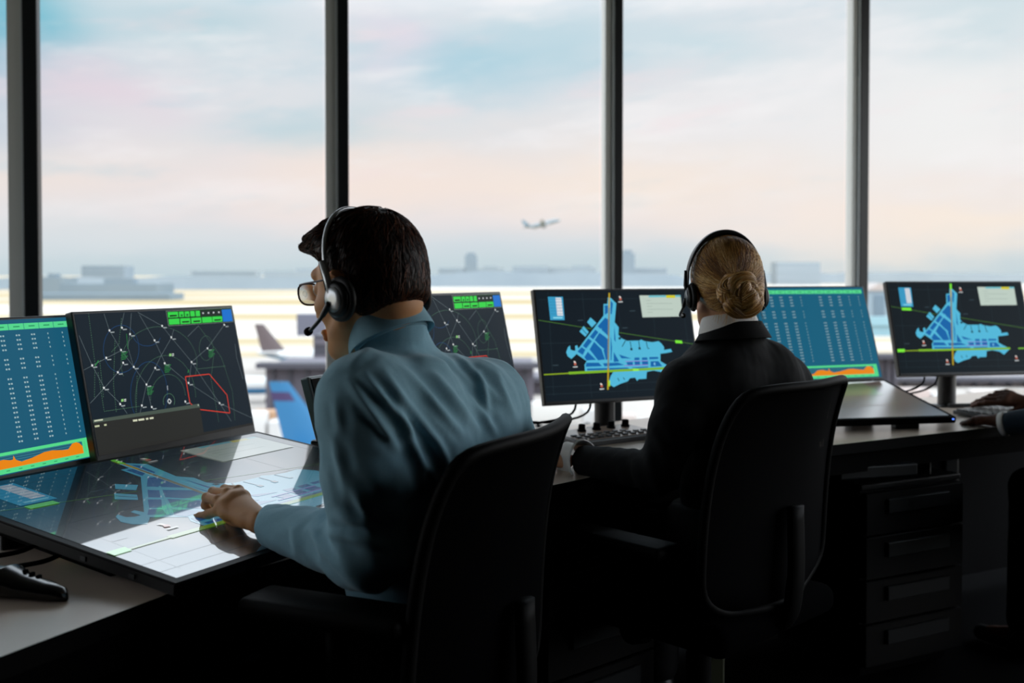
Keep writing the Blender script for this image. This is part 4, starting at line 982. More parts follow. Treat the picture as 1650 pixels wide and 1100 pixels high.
def hairmat(name,cols,rough=.38):
    m=bpy.data.materials.new(name); m.use_nodes=True; nt=m.node_tree; b=nt.nodes['Principled BSDF']; b.inputs['Roughness'].default_value=rough; b.inputs['Specular IOR Level'].default_value=.35
    at_=nt.nodes.new('ShaderNodeAttribute'); at_.attribute_name='tone'; r=nt.nodes.new('ShaderNodeValToRGB')
    n_=len(cols)
    while len(r.color_ramp.elements)<n_: r.color_ramp.elements.new(.5)
    for i,(e,c) in enumerate(zip(r.color_ramp.elements,cols)): e.position=i/(n_-1); e.color=(*lin(c),1)
    nt.links.new(at_.outputs['Fac'],r.inputs['Fac']); nt.links.new(r.outputs['Color'],b.inputs['Base Color']); return m

# ---- head, in its own frame: x forward, y left, z up, origin mid-skull
def head_field(fem=0,h=.0025,neck_to=(-.045,0,-.20)):
    f=Field((-.14,-.11,-.215),(.15,.11,.14),h); s=1-.05*fem
    f.ell((-.006,0,.018),(.089,.074*s,.088),k=.01)
    f.ell((.030,0,-.030),(.062,.058*s,.085),k=.02)
    f.ell((.040,0,-.078),(.042,.044*s,.032),k=.02)
    f.cone((.076,-.010,-.100),(.076,.010,-.100),.015-.002*fem,k=.02)
    for y in (-1,1):
        f.cone((.018,y*.050*s,-.062),(.066,y*.022,-.098),.014,.012,k=.02)   # jaw line
        f.ell((.056,y*.042*s,-.030),(.022,.020,.018),k=.02)                 # cheekbone
        f.cone((.080,y*.012,.022),(.074,y*.040,.024),.010,.010,k=.012)      # brow
        f.ell((.094,y*.030,.002),(.016,.015,.011),k=.010,sub=True)          # eye socket
        f.ell((.078,y*.030,.001),(.0135,.0135,.0125),k=.003)                # lid over the eye
        f.ell((.108,y*.010,-.037),(.009,.007,.007),k=.006)                  # nostril wing
    f.cone((.092,0,.016),(.115,0,-.030),.007,.0105,k=.010)
    f.cone((.100,-.017,-.066),(.100,.017,-.066),.0055,k=.005); f.cone((.104,-.004,-.065),(.104,.004,-.065),.006,k=.006)
    f.cone((.098,-.014,-.075),(.098,.014,-.075),.0065,k=.005)
    f.cone((.103,-.018,-.0705),(.103,.018,-.0705),.0012,k=.003,sub=True)
    # neck
    f.cone((-.022,0,-.065),neck_to,.044-.005*fem,.043-.003*fem,k=.018)
    f.ell((-.055,0,-.045),(.030,.042,.036),k=.02)
    # ears
    for y in (-1,1):
        ry=np.array(Matrix.Rotation(y*.35,3,'Z')@Matrix.Rotation(.15,3,'Y'))
        f.ell((-.006,y*.078*s,-.012),(.017,.006,.030),R=ry,k=.004)
        f.ell((-.002,y*.085*s,-.010),(.010,.006,.019),R=ry,k=.003,sub=True)
        f.ell((-.004,y*.078*s,-.036),(.009,.005,.009),R=ry,k=.005)
    return f
def to_world(V,O,R): return V@np.array(R).T+np.array(O)
def mkframe(yaw,pitch=0,roll=0):
    """columns forward,left,up. yaw: angle of the facing direction from +X; pitch>0 looks down; roll>0 tips to the right"""
    return np.array(Matrix.Rotation(yaw,3,'Z')@Matrix.Rotation(pitch,3,'Y')@Matrix.Rotation(roll,3,'X'))

# ---- hand: list of round cones from explicit joints
def hand_field(w0,mcps,fingers,thumb,h=.0016,fat=1.0,up=None):
    pts=[w0]+list(mcps)+[p for f_ in fingers for p in f_]+list(thumb); P=np.array([list(p) for p in pts])
    f=Field(P.min(0)-.035,P.max(0)+.035,h)
    w0=np.array(w0)
    for i,m_ in enumerate(mcps):
        m_=np.array(m_); a=w0+(m_-w0)*.12
        f.cone(a,m_,.0145*fat,.0098*fat,k=.014)
    for i in range(len(mcps)-1): f.cone((np.array(mcps[i])*.8+w0*.2),(np.array(mcps[i+1])*.8+w0*.2),.0105*fat,k=.012)
    for m_,fg in zip(mcps,fingers):
        q=[np.array(m_)]+[np.array(p) for p in fg]; rr=[.0098,.0085,.0076,.0064]
        for a,b,ra,rb in zip(q,q[1:],rr,rr[1:]): f.cone(a,b,ra*fat,rb*fat,k=.0025)
        for p,r_ in zip(q[:3],rr): f.ell(p,(r_*1.06*fat,)*3,k=.003)
    q=[np.array(p) for p in thumb]; rr=[.0150,.0115,.0098,.0078]
    for a,b,ra,rb in zip(q,q[1:],rr,rr[1:]): f.cone(a,b,ra*fat,rb*fat,k=.006)
    return f
def hand_pose(wrist,fwd,back,side,curl=(.35,.35,.35,.35),spread=.06,size=1.0,thumb_curl=.3):
    """wrist point; fwd = direction of the fingers, back = direction of the back of the hand, side=+1 thumb on the left of fwd (seen from the back)"""
    W=np.array(wrist,float); x=np.array(fwd,float); x/=np.linalg.norm(x); z=np.array(back,float); z-=x*(z@x); z/=np.linalg.norm(z); y=np.cross(z,x)*side
    L_=[(.092,.026),(.094,.006),(.088,-.014),(.080,-.033)]; ph=[(.042,.025,.020),(.046,.028,.021),(.042,.026,.020),(.033,.020,.018)]
    mc=[];fg=[]
    for i,((a,b),p) in enumerate(zip(L_,ph)):
        m_=W+(x*a+y*b+z*.004)*size; mc.append(m_); ang=curl[i]*.8; d0=x+y*spread*(1.5-i)*.6; d0/=np.linalg.norm(d0); c=m_; pts=[]
        for j,l in enumerate(p):
            d=d0*math.cos(ang)-z*math.sin(ang); c=c+d*l*size; pts.append(c); ang+=curl[i]*(1.0 if j==0 else .7)
        fg.append(pts)
    t0=W+(x*.022+y*.020-z*.006)*size; t1=W+(x*.050+y*.045-z*.014)*size; t2=t1+(x*.030+y*.016*(1-thumb_curl)-z*.010)*size; t3=t2+(x*.026-y*.004*thumb_curl*3-z*.006)*size
    return mc,fg,[t0,t1,t2,t3]

def V3(*a): return np.array(a[0] if len(a)==1 else a,float)
def build_person(label,J,face,headyaw,headpitch,headroll,skin,cloth,trouser,fem=0,fat=1.0,hands=None,cuffs=None,folds=None,seed=1,ch=.005,sleeve_r=(.060,.053,.036),torso=(.125,.185),shoes=None,clothname='shirt',wr=.003,legside=.0):
    """J: dict of world joints; face: unit facing vector of the torso"""
    fx=V3(face[0],face[1],0); fx/=np.linalg.norm(fx); lf=np.array([-fx[1],fx[0],0.]); upv=np.array([0,0,1.])
    Rb=np.stack([fx,lf,upv],1)
    t=thing('person',label,'person',(J['pelvis'][0],J['pelvis'][1],0),0)
    Hc=V3(J['head']); Rh=mkframe(headyaw,headpitch,headroll)
    # head + neck
    base=V3(J['neck']); nl=(base-Hc)@Rh; nl=nl+np.array([0,0,-.03])
    hf=head_field(fem,neck_to=tuple(nl)); hv,hfc=hf.mesh(); hv=relax(hv,hfc,1,.4); hv=to_world(hv,Hc,Rh)
    allV=[hv]; allF=[hfc]; off=len(hv)
    # trunk and limbs of the body
    pel=V3(J['pelvis']); ch_=V3(J['chest']); bl=pel*.45+ch_*.55
    def torso_prims(f,g,sl=None,arms=True):
        f.ell(ch_,(torso[0],torso[1]-.02,.175),Rb,k=.05,grow=g); f.ell(bl,(torso[0]*.97,torso[1]-.035,.17),Rb,k=.06,grow=g); f.ell(pel,(torso[0]*1.02,torso[1]-.01,.10),Rb,k=.05,grow=g)
        nb=V3(J['neck'])
        for s in 'LR':
            sh=V3(J['sh'+s]); f.cone(nb-upv*.062,sh,.048,.056,k=.05,grow=g); f.cone(ch_+(sh-ch_)*.5,sh-upv*.03,.085,.062,k=.05,grow=g)
            f.ell((ch_+sh)/2-fx*.055+upv*.02,(.05,.065,.09),Rb,k=.04,grow=g)
    def arm_prims(f,g,s,r=sleeve_r,upto=1.0):
        sh,el_,wr_=V3(J['sh'+s]),V3(J['el'+s]),V3(J['wr'+s]); e=el_+(wr_-el_)*upto
        f.cone(sh,el_,r[0],r[1],k=.035,grow=g); f.cone(el_,e,r[1],r[1]+(r[2]-r[1])*upto,k=.02,grow=g)
        m_=(sh+el_)/2; f.ell(m_,(r[0]*1.03,)*3,k=.03,grow=g)
    pts=np.array([list(J[k_]) for k_ in J if k_ not in ('head',)]); lo=pts.min(0)-.24; hi=pts.max(0)+.20; lo[2]=max(lo[2],0.0)
    legs={}
    for s,sg in (('L',1),('R',-1)):
        kn=V3(J['kn'+s]) if 'kn'+s in J else pel+fx*.40+lf*sg*.12+upv*-.03
        an=V3(J['an'+s]) if 'an'+s in J else kn+fx*.02+upv*(-kn[2]+.09)
        legs[s]=(pel+lf*sg*.085-upv*.01,kn,an)
    lo2=lo.copy(); 
    for s in legs:
        for p in legs[s]: lo=np.minimum(lo,p-.15); hi=np.maximum(hi,p+.2)
    lo[2]=0
    bf=Field(lo,hi,.009)
    torso_prims(bf,-.014)
    for s in 'LR':
        arm_prims(bf,-.017,s,(.058,.048,.038)); hp,kn,an=legs[s]; bf.cone(hp,kn,.075,.050,k=.04); bf.cone(kn,an,.050,.034,k=.02); bf.cone(an-upv*.03,an+fx*.12-upv*.055,.03,.024,k=.02)
    V,Fc=bf.mesh(); allV.append(V); allF.append(Fc+off); off+=len(V)
    for hd in (hands or []):
        f=hand_field(*hd); V,Fc=f.mesh(); V=relax(V,Fc,1,.4); allV.append(V); allF.append(Fc+off); off+=len(V)
    body=npmesh('body',np.concatenate(allV),np.concatenate(allF),skin,t)
    # upper garment
    plo=np.minimum.reduce([V3(J[k_]) for k_ in ('pelvis','chest','neck','shL','shR','elL','elR','wrL','wrR')])-.23; phi=np.maximum.reduce([V3(J[k_]) for k_ in ('pelvis','chest','neck','shL','shR','elL','elR','wrL','wrR')])+.23
    cf=Field(plo,phi,ch); torso_prims(cf,0.004)
    for s in 'LR': arm_prims(cf,.0,s)
    if 'collar' in J: cf.cone(V3(J['neck'])-upv*.03,V3(J['collar'])+upv*.004,.067-.007*fem,.0565-.0035*fem,k=.03)
    # flat end at each cuff
    for s in 'LR':
        el_,wr_=V3(J['el'+s]),V3(J['wr'+s]); d=(wr_-el_)/np.linalg.norm(wr_-el_)
        X,Y,Z=np.meshgrid(*cf.ax,indexing='ij'); 
        P=((X-wr_[0])*d[0]+(Y-wr_[1])*d[1]+(Z-wr_[2])*d[2]); near=np.sqrt((X-wr_[0])**2+(Y-wr_[1])**2+(Z-wr_[2])**2)<.075
        cf.v=np.where(near,np.maximum(cf.v,P),cf.v).astype(np.float32)
    cf.cut((0,0,-1),-(pel[2]+.09))
    V,Fc=cf.mesh(); V=relax(V,Fc,2,.5); Nn=vnorm(V,Fc)
    d=swirl(V,38,seed)*wr*1.1+swirl(V*np.array([1,1,.6]),75,seed+5)*wr*.45
    # gathered creases at the inside of the elbows
    for s in 'LR':
        el_,sh,wr_=V3(J['el'+s]),V3(J['sh'+s]),V3(J['wr'+s]); a=(wr_-sh); a/=np.linalg.norm(a)
        q=V-el_; dd=np.linalg.norm(q,axis=1); d+=wr*1.3*np.exp(-(dd/.085)**2)*np.sin((q@a)*150+3*np.sin(q@lf*22)+1.5*np.sin(q[:,2]*30))
    if folds:
        px=topx(V); vis=(Nn[:,1]<.25)
        for (a,b,A,sg,tap) in folds:
            a=np.array(a,float);b=np.array(b,float); u=b-a; tt=np.clip(((px-a)@u)/(u@u),0,1); dist=np.linalg.norm(px-a-tt[:,None]*u,axis=1)
            w_=np.sin(PI*np.clip(tt*.92+.04,0,1))**.7; amp=A*w_; d+=np.where(vis,amp*(np.exp(-(dist/sg)**2)-.45*np.exp(-((dist-sg*1.9)/(sg*1.1))**2)),0)
    V=V+Nn*d[:,None]
    g=npmesh(clothname,V,Fc,cloth,t)
    # trousers, shoes
    f=Field(lo,hi,.008); f.ell(pel-upv*.015,(torso[0]*1.0,torso[1]*.98,.105),Rb,k=.04)
    for s in 'LR':
        hp,kn,an=legs[s]; f.cone(hp,kn,.088,.066,k=.05); f.cone(kn,an+upv*.02,.066,.055,k=.02)
    f.ell(pel+upv*.06,(torso[0]*.99,torso[1]*.95,.12),Rb,k=.04,grow=.004); f.cut((0,0,1),pel[2]+.105)
    V,Fc=f.mesh(); V=relax(V,Fc,2); Nn=vnorm(V,Fc); V=V+Nn*(swirl(V,30,seed+9)*.004)[:,None]; npmesh('trousers',V,Fc,trouser,t)
    for s in 'LR':
        an=legs[s][2]; f=Field(an-np.array([.22,.22,.12]),an+np.array([.22,.22,.08]),.006)
        f.cone(an+(0,0,-.02),an-upv*.045,.042,.036,k=.02); f.cone(an-upv*.055-fx*.03,an+fx*.15-upv*.062,.033,.026,k=.03); f.cut((0,0,-1),-.004)
        V,Fc=f.mesh(); npmesh('shoe',V,Fc,shoes or M_black,t)
    # cuffs
    for s,c in (cuffs or {}).items():
        el_,wr_=V3(J['el'+s]),V3(J['wr'+s]); d=(wr_-el_)/np.linalg.norm(wr_-el_); bm=bmesh.new()
        a0,a1,ra,rb,m_,flare=c
        pr=[(a0,ra-.004),(a0,ra),(a0+(a1-a0)*.3,ra+.0008),(a1-.002,rb),(a1,rb-.002),(a1-.004,rb-.007)] if not flare else [(a0-.004,ra+.010),(a0,ra+.014),(a0+.004,ra+.009),(a0+.012,ra+.001),(a1-.002,rb),(a1,rb-.002),(a1-.004,rb-.006)]
        M4=Matrix.Translation(Vector(wr_))@frame_from(Vector(d)).to_4x4()@Matrix.Rotation(PI/2,4,'Y')
        rings=[]
        for a,r_ in pr: rings.append([bm.verts.new(M4@Vector((r_*math.cos(2*PI*k_/32)*(1+.05*math.sin(3*2*PI*k_/32+a*60)),r_*math.sin(2*PI*k_/32)*.92,a))) for k_ in range(32)])
        for r0,r1 in zip(rings,rings[1:]):
            for k_ in range(32): bm.faces.new((r0[k_],r0[(k_+1)%32],r1[(k_+1)%32],r1[k_]))
        obj('cuff',bm,m_,t,smooth=True)
    return t,Hc,Rh,Rb
def collar(t,c,axis,fwd,rx,ry,h,m,flare=.006,gap=.5,name='collar',fold=True,th=.0022,wave=0):
    """stand-and-fall collar: ring round the neck, open at the front"""
    ax=Vector(axis).normalized(); f=Vector(fwd); f=(f-ax*f.dot(ax)).normalized(); l=ax.cross(f); c=Vector(c); n=44; bm=bmesh.new(); rows=[]
    prof=[(0,0),(h*.5,-.001),(h,-.003),(h*1.04,.0015),(h*.9,.005),(h*.45,.009+flare*.5),(h*.02,.013+flare)] if fold else [(0,.003),(h*.5,.001),(h,0),(h,.003),(h*.5,.004),(0,.006)]
    for i in range(n+1):
        a=gap+(2*PI-2*gap)*i/n; e=abs(i/n-.5)*2
        d=f*math.cos(a)*rx+l*math.sin(a)*ry; dn=d.normalized()
        rows.append([bm.verts.new(c+d+dn*o+ax*(z*(1-.12*e**4)-.010*e**3)) for z,o in prof])
    for r0,r1 in zip(rows,rows[1:]):
        for k_ in range(len(prof)-1): bm.faces.new((r0[k_],r0[k_+1],r1[k_+1],r1[k_]))
    o=obj(name,bm,m,t,smooth=True); md=o.modifiers.new('thick','SOLIDIFY'); md.thickness=th; md2=o.modifiers.new('sub','SUBSURF'); md2.levels=1; md2.render_levels=1
    return o
def face_details(t,O,R,iris='#3a5a6a',brow='#2a1a10',s=1):
    R3=Matrix(R.tolist()); O=Vector(O)
    for y in (-1,1):
        c=O+R3@Vector((.0785,y*.030,.001)); bm=bmesh.new(); bmesh.ops.create_uvsphere(bm,u_segments=20,v_segments=14,radius=.0122,matrix=Matrix.Translation(c+R3@Vector((.0022,0,0)))); e=obj('eye',bm,mat('eye_white','#d9d4cc',.2,spec=.6),t,smooth=True)
        bm=bmesh.new(); d=R3@Vector((1,0,0)); lathe(bm,[(.0058,0),(.0050,.0012),(.002,.0018)],16,Matrix.Translation(c+R3@Vector((.0132,0,0)))@Vector((0,0,1)).rotation_difference(d).to_matrix().to_4x4()); obj('iris',bm,mat('iris_'+iris,iris,.15,spec=.6),t)
        bm=bmesh.new(); tube(bm,[O+R3@Vector(p) for p in ((.091,y*.012,.024),(.0905,y*.026,.031),(.083,y*.043,.026))],[.0032,.0036,.0014],8,flat=.6); obj('eyebrow',bm,mat('brow_'+brow,brow,.8),t,smooth=True)
    bm=bmesh.new(); tube(bm,[O+R3@Vector(p) for p in ((.099,-.021,-.070),(.1045,-.010,-.069),(.1055,0,-.0705),(.1045,.010,-.069),(.099,.021,-.070))],[.0012,.0032,.0036,.0032,.0012],8); obj('lips',bm,mat('lips','#9a5548',.45),t,smooth=True)

def add_tone(o,vals):
    a=o.data.attributes.new('tone','FLOAT','POINT'); a.data.foreach_set('value',np.asarray(vals,np.float32))
def cap_mesh(cuts,h=.003,r=(.105,.082,.098),c=(-.012,0,.024),extra=(),subs=(),lowback=True,lb=((-.055,0,-.028),(.048,.060,.055))):
    f=Field((-.15,-.12,-.13),(.16,.12,.17),h); f.ell(c,r,k=.01)
    if lowback: f.ell(lb[0],lb[1],k=.03)
    for e in extra: f.cone(*e)
    for n_,d_ in cuts: f.cut(n_,d_,k=.006)
    for s_ in subs: f.ell(*s_,sub=True,k=.008)
    return f.mesh()
# ------------------------------------------------------------------ the man in the blue shirt
M_skin=skinmat('skin_man','#e2a878','#d29462'); M_skinf=skinmat('skin_woman','#d9a583','#cf9773'); M_skind=skinmat('skin_dark','#6a4230','#593526')
def fabric(name,c,c2,sc=900,st=.25,rough=.85,sheen=.15):
    m=mat(name,c,rough,spec=.2,sheen=sheen); nt=m.node_tree; b=nt.nodes['Principled BSDF']; tc=nt.nodes.new('ShaderNodeTexCoord')
    n=nt.nodes.new('ShaderNodeTexNoise'); n.inputs['Scale'].default_value=sc; n.inputs['Detail'].default_value=2; r=nt.nodes.new('ShaderNodeValToRGB'); r.color_ramp.elements[0].color=(*lin(c),1); r.color_ramp.elements[1].color=(*lin(c2),1); r.color_ramp.elements[0].position=.4; r.color_ramp.elements[1].position=.6
    bp=nt.nodes.new('ShaderNodeBump'); bp.inputs['Strength'].default_value=st; bp.inputs['Distance'].default_value=.0006
    nt.links.new(tc.outputs['Object'],n.inputs['Vector']); nt.links.new(n.outputs['Fac'],r.inputs['Fac']); nt.links.new(r.outputs['Color'],b.inputs['Base Color']); nt.links.new(n.outputs['Fac'],bp.inputs['Height']); nt.links.new(bp.outputs['Normal'],b.inputs['Normal']); return m
M_shirt=fabric('blue_shirt','#84b0c2','#8fb9c8'); M_jack=fabric('black_jacket','#040405','#060607',sheen=0); M_navy=fabric('navy_jacket','#16222e','#1b2937',sheen=.1); M_trou=fabric('black_trousers','#040506','#070709',sheen=0); M_white_s=fabric('white_shirt','#e4e1dc','#ece9e4'); 
J=dict(pelvis=(-.135,1.685,.56),chest=(-.145,1.66,.895),neck=tuple(at(638,566,1.655)),collar=tuple(at(632,540,1.610)),head=(-.224,1.615,1.190),
       shL=tuple(at(592,640,1.49)),shR=tuple(at(782,640,1.78)),elL=tuple(at(592,888,1.49)),elR=tuple(at(832,800,1.86)),wrL=tuple(at(438,846,1.665)),wrR=(-.20,1.98,.80))
def X3(px,py,Y): return np.array(at(px,py,Y))
# left hand over the touch table: near finger extended and touching the glass, the others curled
W0=X3(426,846,1.68)
mc=[X3(352,822,1.745),X3(351,806,1.762),X3(366,794,1.775),X3(384,790,1.785)]
fg=[[X3(336,828,1.760),X3(322,832,1.772),X3(312,834,1.782)],
    [X3(333,801,1.790),X3(331,814,1.795),X3(338,822,1.790)],
    [X3(343,792,1.815),X3(337,805,1.822),X3(345,815,1.815)],
    [X3(362,788,1.83),X3(354,800,1.835),X3(360,812,1.83)]]
th=[X3(398,838,1.70),X3(372,838,1.76),X3(352,838,1.80),X3(340,838,1.815)]
hm,hfg,hth=hand_pose((-.235,2.01,.795),(-.75,.60,-.12),(.1,.1,1),-1,curl=(.35,.4,.45,.5))
folds=[((560,612),(640,720),.006,7,1),((585,600),(668,700),.005,6,1),((620,600),(720,735),.006,7,1),((650,590),(745,700),.005,6,1),((640,570),(770,590),.004,8,1),((690,560),(790,640),.005,7,1),
       ((720,555),(812,650),.0045,6,1),((700,600),(770,690),.006,7,1),((770,600),(790,670),.006,6,1),((800,600),(832,680),.005,6,1),((668,720),(720,800),.005,7,1),((700,700),(740,790),.004,6,1),
       ((600,560),(560,590),.004,7,1),((535,700),(560,800),.005,8,1),((560,760),(600,860),.004,8,1),((545,830),(600,850),.006,7,1),((530,860),(620,880),.006,7,1),((500,850),(540,920),.006,6,1),((470,850),(480,890),.004,6,1),
       ((760,640),(800,700),.006,6,1),((640,640),(690,790),.007,8,1),((540,640),(548,700),.003,7,1)]
man,HcM,RhM,RbM=build_person('man in light blue shirt, glasses and headset, reaching over the large touch table',J,(-.85,.53),PI-math.radians(36),math.radians(11),0,M_skin,M_shirt,M_trou,
    hands=[(tuple(W0),mc,fg,th,.0016,.92),(tuple(J['wrR']),hm,hfg,hth)],folds=folds,seed=3,ch=.0045,wr=.0030,sleeve_r=(.061,.056,.036),torso=(.122,.185),
    cuffs={'L':(-.052,.004,.0365,.0345,M_shirt,False),'R':(-.05,.004,.0365,.0345,M_shirt,False)})
collar(man,at(632,548,1.606),(-.36,.24,.90),(-.80,.6,0),.058,.059,.043,M_shirt,gap=.35,flare=.001)
R3=Matrix(RhM.tolist())
# hair
cuts=[((.845,0,-.534),.034),((-.25,0,-.97),.064)]
hv,hf=cap_mesh(cuts,lb=((-.048,0,-.026),(.044,.052,.048)),r=(.098,.0790,.094),c=(-.004,0,.022),extra=[((.050,.022,.088),(.104,.036,.080),.020,.008,.02),((.05,-.02,.090),(.102,.004,.082),.020,.009,.02),((.04,.050,.072),(.085,.054,.066),.016,.008,.02)],
    subs=[((-.002,y_*.090,-.022),(.034,.030,.042)) for y_ in (1,-1)]+[((.078,y_*.062,.012),(.052,.034,.046)) for y_ in (1,-1)]+[((-.040,y_*.085,-.062),(.030,.032,.034)) for y_ in (1,-1)])
hn=vnorm(hv,hf); rng=np.random.default_rng(11)
M_hairm=hairmat('hair_brown',['#180c08','#331a10','#5f331d','#8a4f30'],.42)
tone0=.15+.25*rng.random(len(hv)); hv2=hv+hn*(swirl(hv*np.array([.35,1,.6]),160,4)*.0035)[:,None]
hb=npmesh('hair',to_world(hv2,HcM,RhM),hf,M_hairm,man); add_tone(hb,tone0*.6)
def strands(hv,hn,n,flow,steps,step,lift,rng,droop=0.0,jit=.25):
    i=rng.integers(0,len(hv),n); p=hv[i]+hn[i]*.001; nn=hn[i]; path=[p]
    from mathutils.kdtree import KDTree
    kd=KDTree(len(hv)); [kd.insert(hv[j],j) for j in range(len(hv))]; kd.balance()
    jt=rng.normal(size=(n,3))*jit
    for s in range(steps):
        d=flow(p)+jt; d=d-nn*(d*nn).sum(1,keepdims=True); d/=np.linalg.norm(d,axis=1,keepdims=True)+1e-9
        q=p+d*step
        ni=np.array([kd.find(x)[1] for x in q]); base=hv[ni]; nn=hn[ni]
        dist=((q-base)*nn).sum(1,keepdims=True); tgt=.0008+lift*(s+1)/steps*(.4+rng.random((n,1))*.6)
        q=q+nn*(tgt-dist)*.8; p=q; path.append(p)
    return np.stack(path,1)
crown=np.array([-.055,-.01,.115])
def flow_m(p):
    d=p-crown; d[:,2]-=.02; f=(p[:,0]>.02)&(p[:,2]>.06); d[f]+=np.array([.10,.05,-.01]); return d/np.linalg.norm(d,axis=1,keepdims=True)
pa=strands(hv,hn,2800,flow_m,4,.0085,.0022,rng)
V,Fc=hairtubes(pa,.00085,.00025); o=npmesh('hair_strands',to_world(V,HcM,RhM),Fc,M_hairm,man); add_tone(o,np.repeat(rng.random(len(pa))**1.5,pa.shape[1]*3))
face_details(man,HcM,RhM)
# headsets
M_silver=mat('silver_band','#c9cdd0',.3,metal=.7); M_cush=mat('ear_cushion','#07080a',.55)
def headset(label,O,R,band_m,wide,cupr,mic_dir,fx0=0,arc_r=(.094,.126),tiltf=.0,thick=.003,cupm=None,padtop=False,capm=None):
    O=Vector(O); R3=Matrix(R.tolist()); t=thing('headset',label,'headset',O,0)
    L_=lambda x,y,z:O+R3@Vector((x,y,z))
    earz=-.030; ay,azz=arc_r
    pts=[L_(.002+fx0*math.sin(a)+tiltf*math.sin(a)-.004,ay*math.cos(a)*(1 if abs(math.cos(a))<.98 else .985),earz+.03+(azz-.0)*math.sin(a)) for a in np.linspace(-.12,PI+.12,40)]
    bm=bmesh.new(); rows=[]
    fw=R3@Vector((1,0,0))
    for i,p in enumerate(pts):
        tt=(pts[min(i+1,39)]-pts[max(i-1,0)]).normalized(); n_=tt.cross(fw).normalized(); e=math.sin(PI*i/39); wd=(wide*.35+wide*.65*e**1.5) if padtop else wide*(.75+.25*e); th_=thick*(1+(1.6*e**3 if padtop else 0))
        rows.append([bm.verts.new(p+fw*wd*math.cos(k_*PI/4)*1.0+n_*th_*math.sin(k_*PI/4)) for k_ in range(8)])
    for r0,r1 in zip(rows,rows[1:]):
        for k_ in range(8): bm.faces.new((r0[k_],r0[(k_+1)%8],r1[(k_+1)%8],r1[k_]))
    bm.faces.new(rows[0][::-1]); bm.faces.new(rows[-1]); obj('headband',bm,band_m,t,smooth=True)
    for s in (-1,1):
        c=Vector((-.008-.006*(not padtop),s*.0765,earz)); rot=Vector((0,0,1)).rotation_difference(Vector((0.12,s,-.02)).normalized()).to_matrix().to_4x4()
        M4=Matrix.Translation(O)@R3.to_4x4()@Matrix.Translation(c)@rot
        Sc=Matrix.Diagonal((cupr[1]/cupr[0],1,1,1)) if True else None
        r_=cupr[0]
        bm=bmesh.new(); lathe(bm,[(r_*.55,.000),(r_*.9,.001),(r_,.004),(r_*.98,.009),(r_*.85,.012),(r_*.5,.0122)],32,M4@Sc); obj('ear_cushion',bm,M_cush,t,smooth=True)
        bm=bmesh.new(); lathe(bm,[(r_*.78,.0115),(r_*.80,.015),(r_*.66,.0195),(r_*.3,.021)],32,M4@Sc); cu=obj('ear_cup',bm,cupm or M_black,t,smooth=True)
        bm=bmesh.new(); lathe(bm,[(r_*.56,.0195),(r_*.54,.0215),(r_*.2,.0228)],28,M4@Sc); obj('cap',bm,capm or M_silver,t,smooth=True)
        bm=bmesh.new(); 
        tube(bm,[L_(-.006,s*(.0765+.016),earz+.004),L_(-.004,s*(ay+.003),earz+.028),L_(.000+tiltf*.3,s*(ay+.0008),earz+.062)],[.006,.0055,.004],8,flat=.7); obj('yoke',bm,band_m,t,smooth=True)
    y0=.104
    bm=bmesh.new(); mp_=spline([L_(-.004,y0-.006,earz-.004),L_(.016,y0-.006,earz-.022),L_((.016+mic_dir[0])/2+.008,.089,earz-.034),L_(*mic_dir)],6); tube(bm,mp_,[.0045]*6+[.0032]*(len(mp_)-6),8); obj('mic_boom',bm,M_black,t,smooth=True)
    bm=bmesh.new(); e=mp_[-1]-mp_[-2]; e.normalize(); tube(bm,[mp_[-1]-e*.006,mp_[-1],mp_[-1]+e*.008,mp_[-1]+e*.014],[.004,.0065,.0065,.003],10); obj('microphone',bm,M_blackm,t,smooth=True)
    return t
headset('silver and black headset with a mic boom on the man',HcM,RhM,M_silver,.0045,(.0345,.0345),(.064,.082,-.066),tiltf=.020,arc_r=(.0915,.1215))
# glasses
O=HcM; t=thing('glasses','dark-rimmed glasses on the man looking left','glasses',O,0); Lf=lambda x,y,z:Vector(O)+R3@Vector((x,y,z))
M_rim=mat('rim','#3a1420',.3); M_lens=glass('lens_glass','#f2f4f4',1.4)
for s in (-1,1):
    cx,cy,cz=.1035,s*.033,-.002; ring=[]
    for k_ in range(25):
        a=2*PI*k_/24; ca,sa=math.cos(a),math.sin(a); yy=.0245*math.copysign(abs(ca)**.75,ca); zz=.0175*math.copysign(abs(sa)**.75,sa)
        ring.append(Lf(cx-.10*abs(cy+yy)**1.5*1.2+.0015,cy+yy,cz+zz))
    bm=bmesh.new(); tube(bm,ring,.0017,6,cap=False); obj('rim',bm,M_rim,t,smooth=True)
    bm=bmesh.new(); bm.faces.new([bm.verts.new(p) for p in ring[:-1]]); obj('lens',bm,M_lens,t)
    bm=bmesh.new(); tube(bm,spline([Lf(cx-.012*.6,s*.0575,.010),Lf(.08,s*.070,.010),Lf(.03,s*.0775,.006),Lf(-.005,s*.080,.004),Lf(-.02,s*.079,-.012)],5),.0016,6); obj('temple',bm,M_rim,t,smooth=True)
bm=bmesh.new(); tube(bm,spline([Lf(.1035,-.010,.004),Lf(.108,0,.007),Lf(.1035,.010,.004)],4),.0016,6); obj('bridge',bm,M_rim,t,smooth=True)

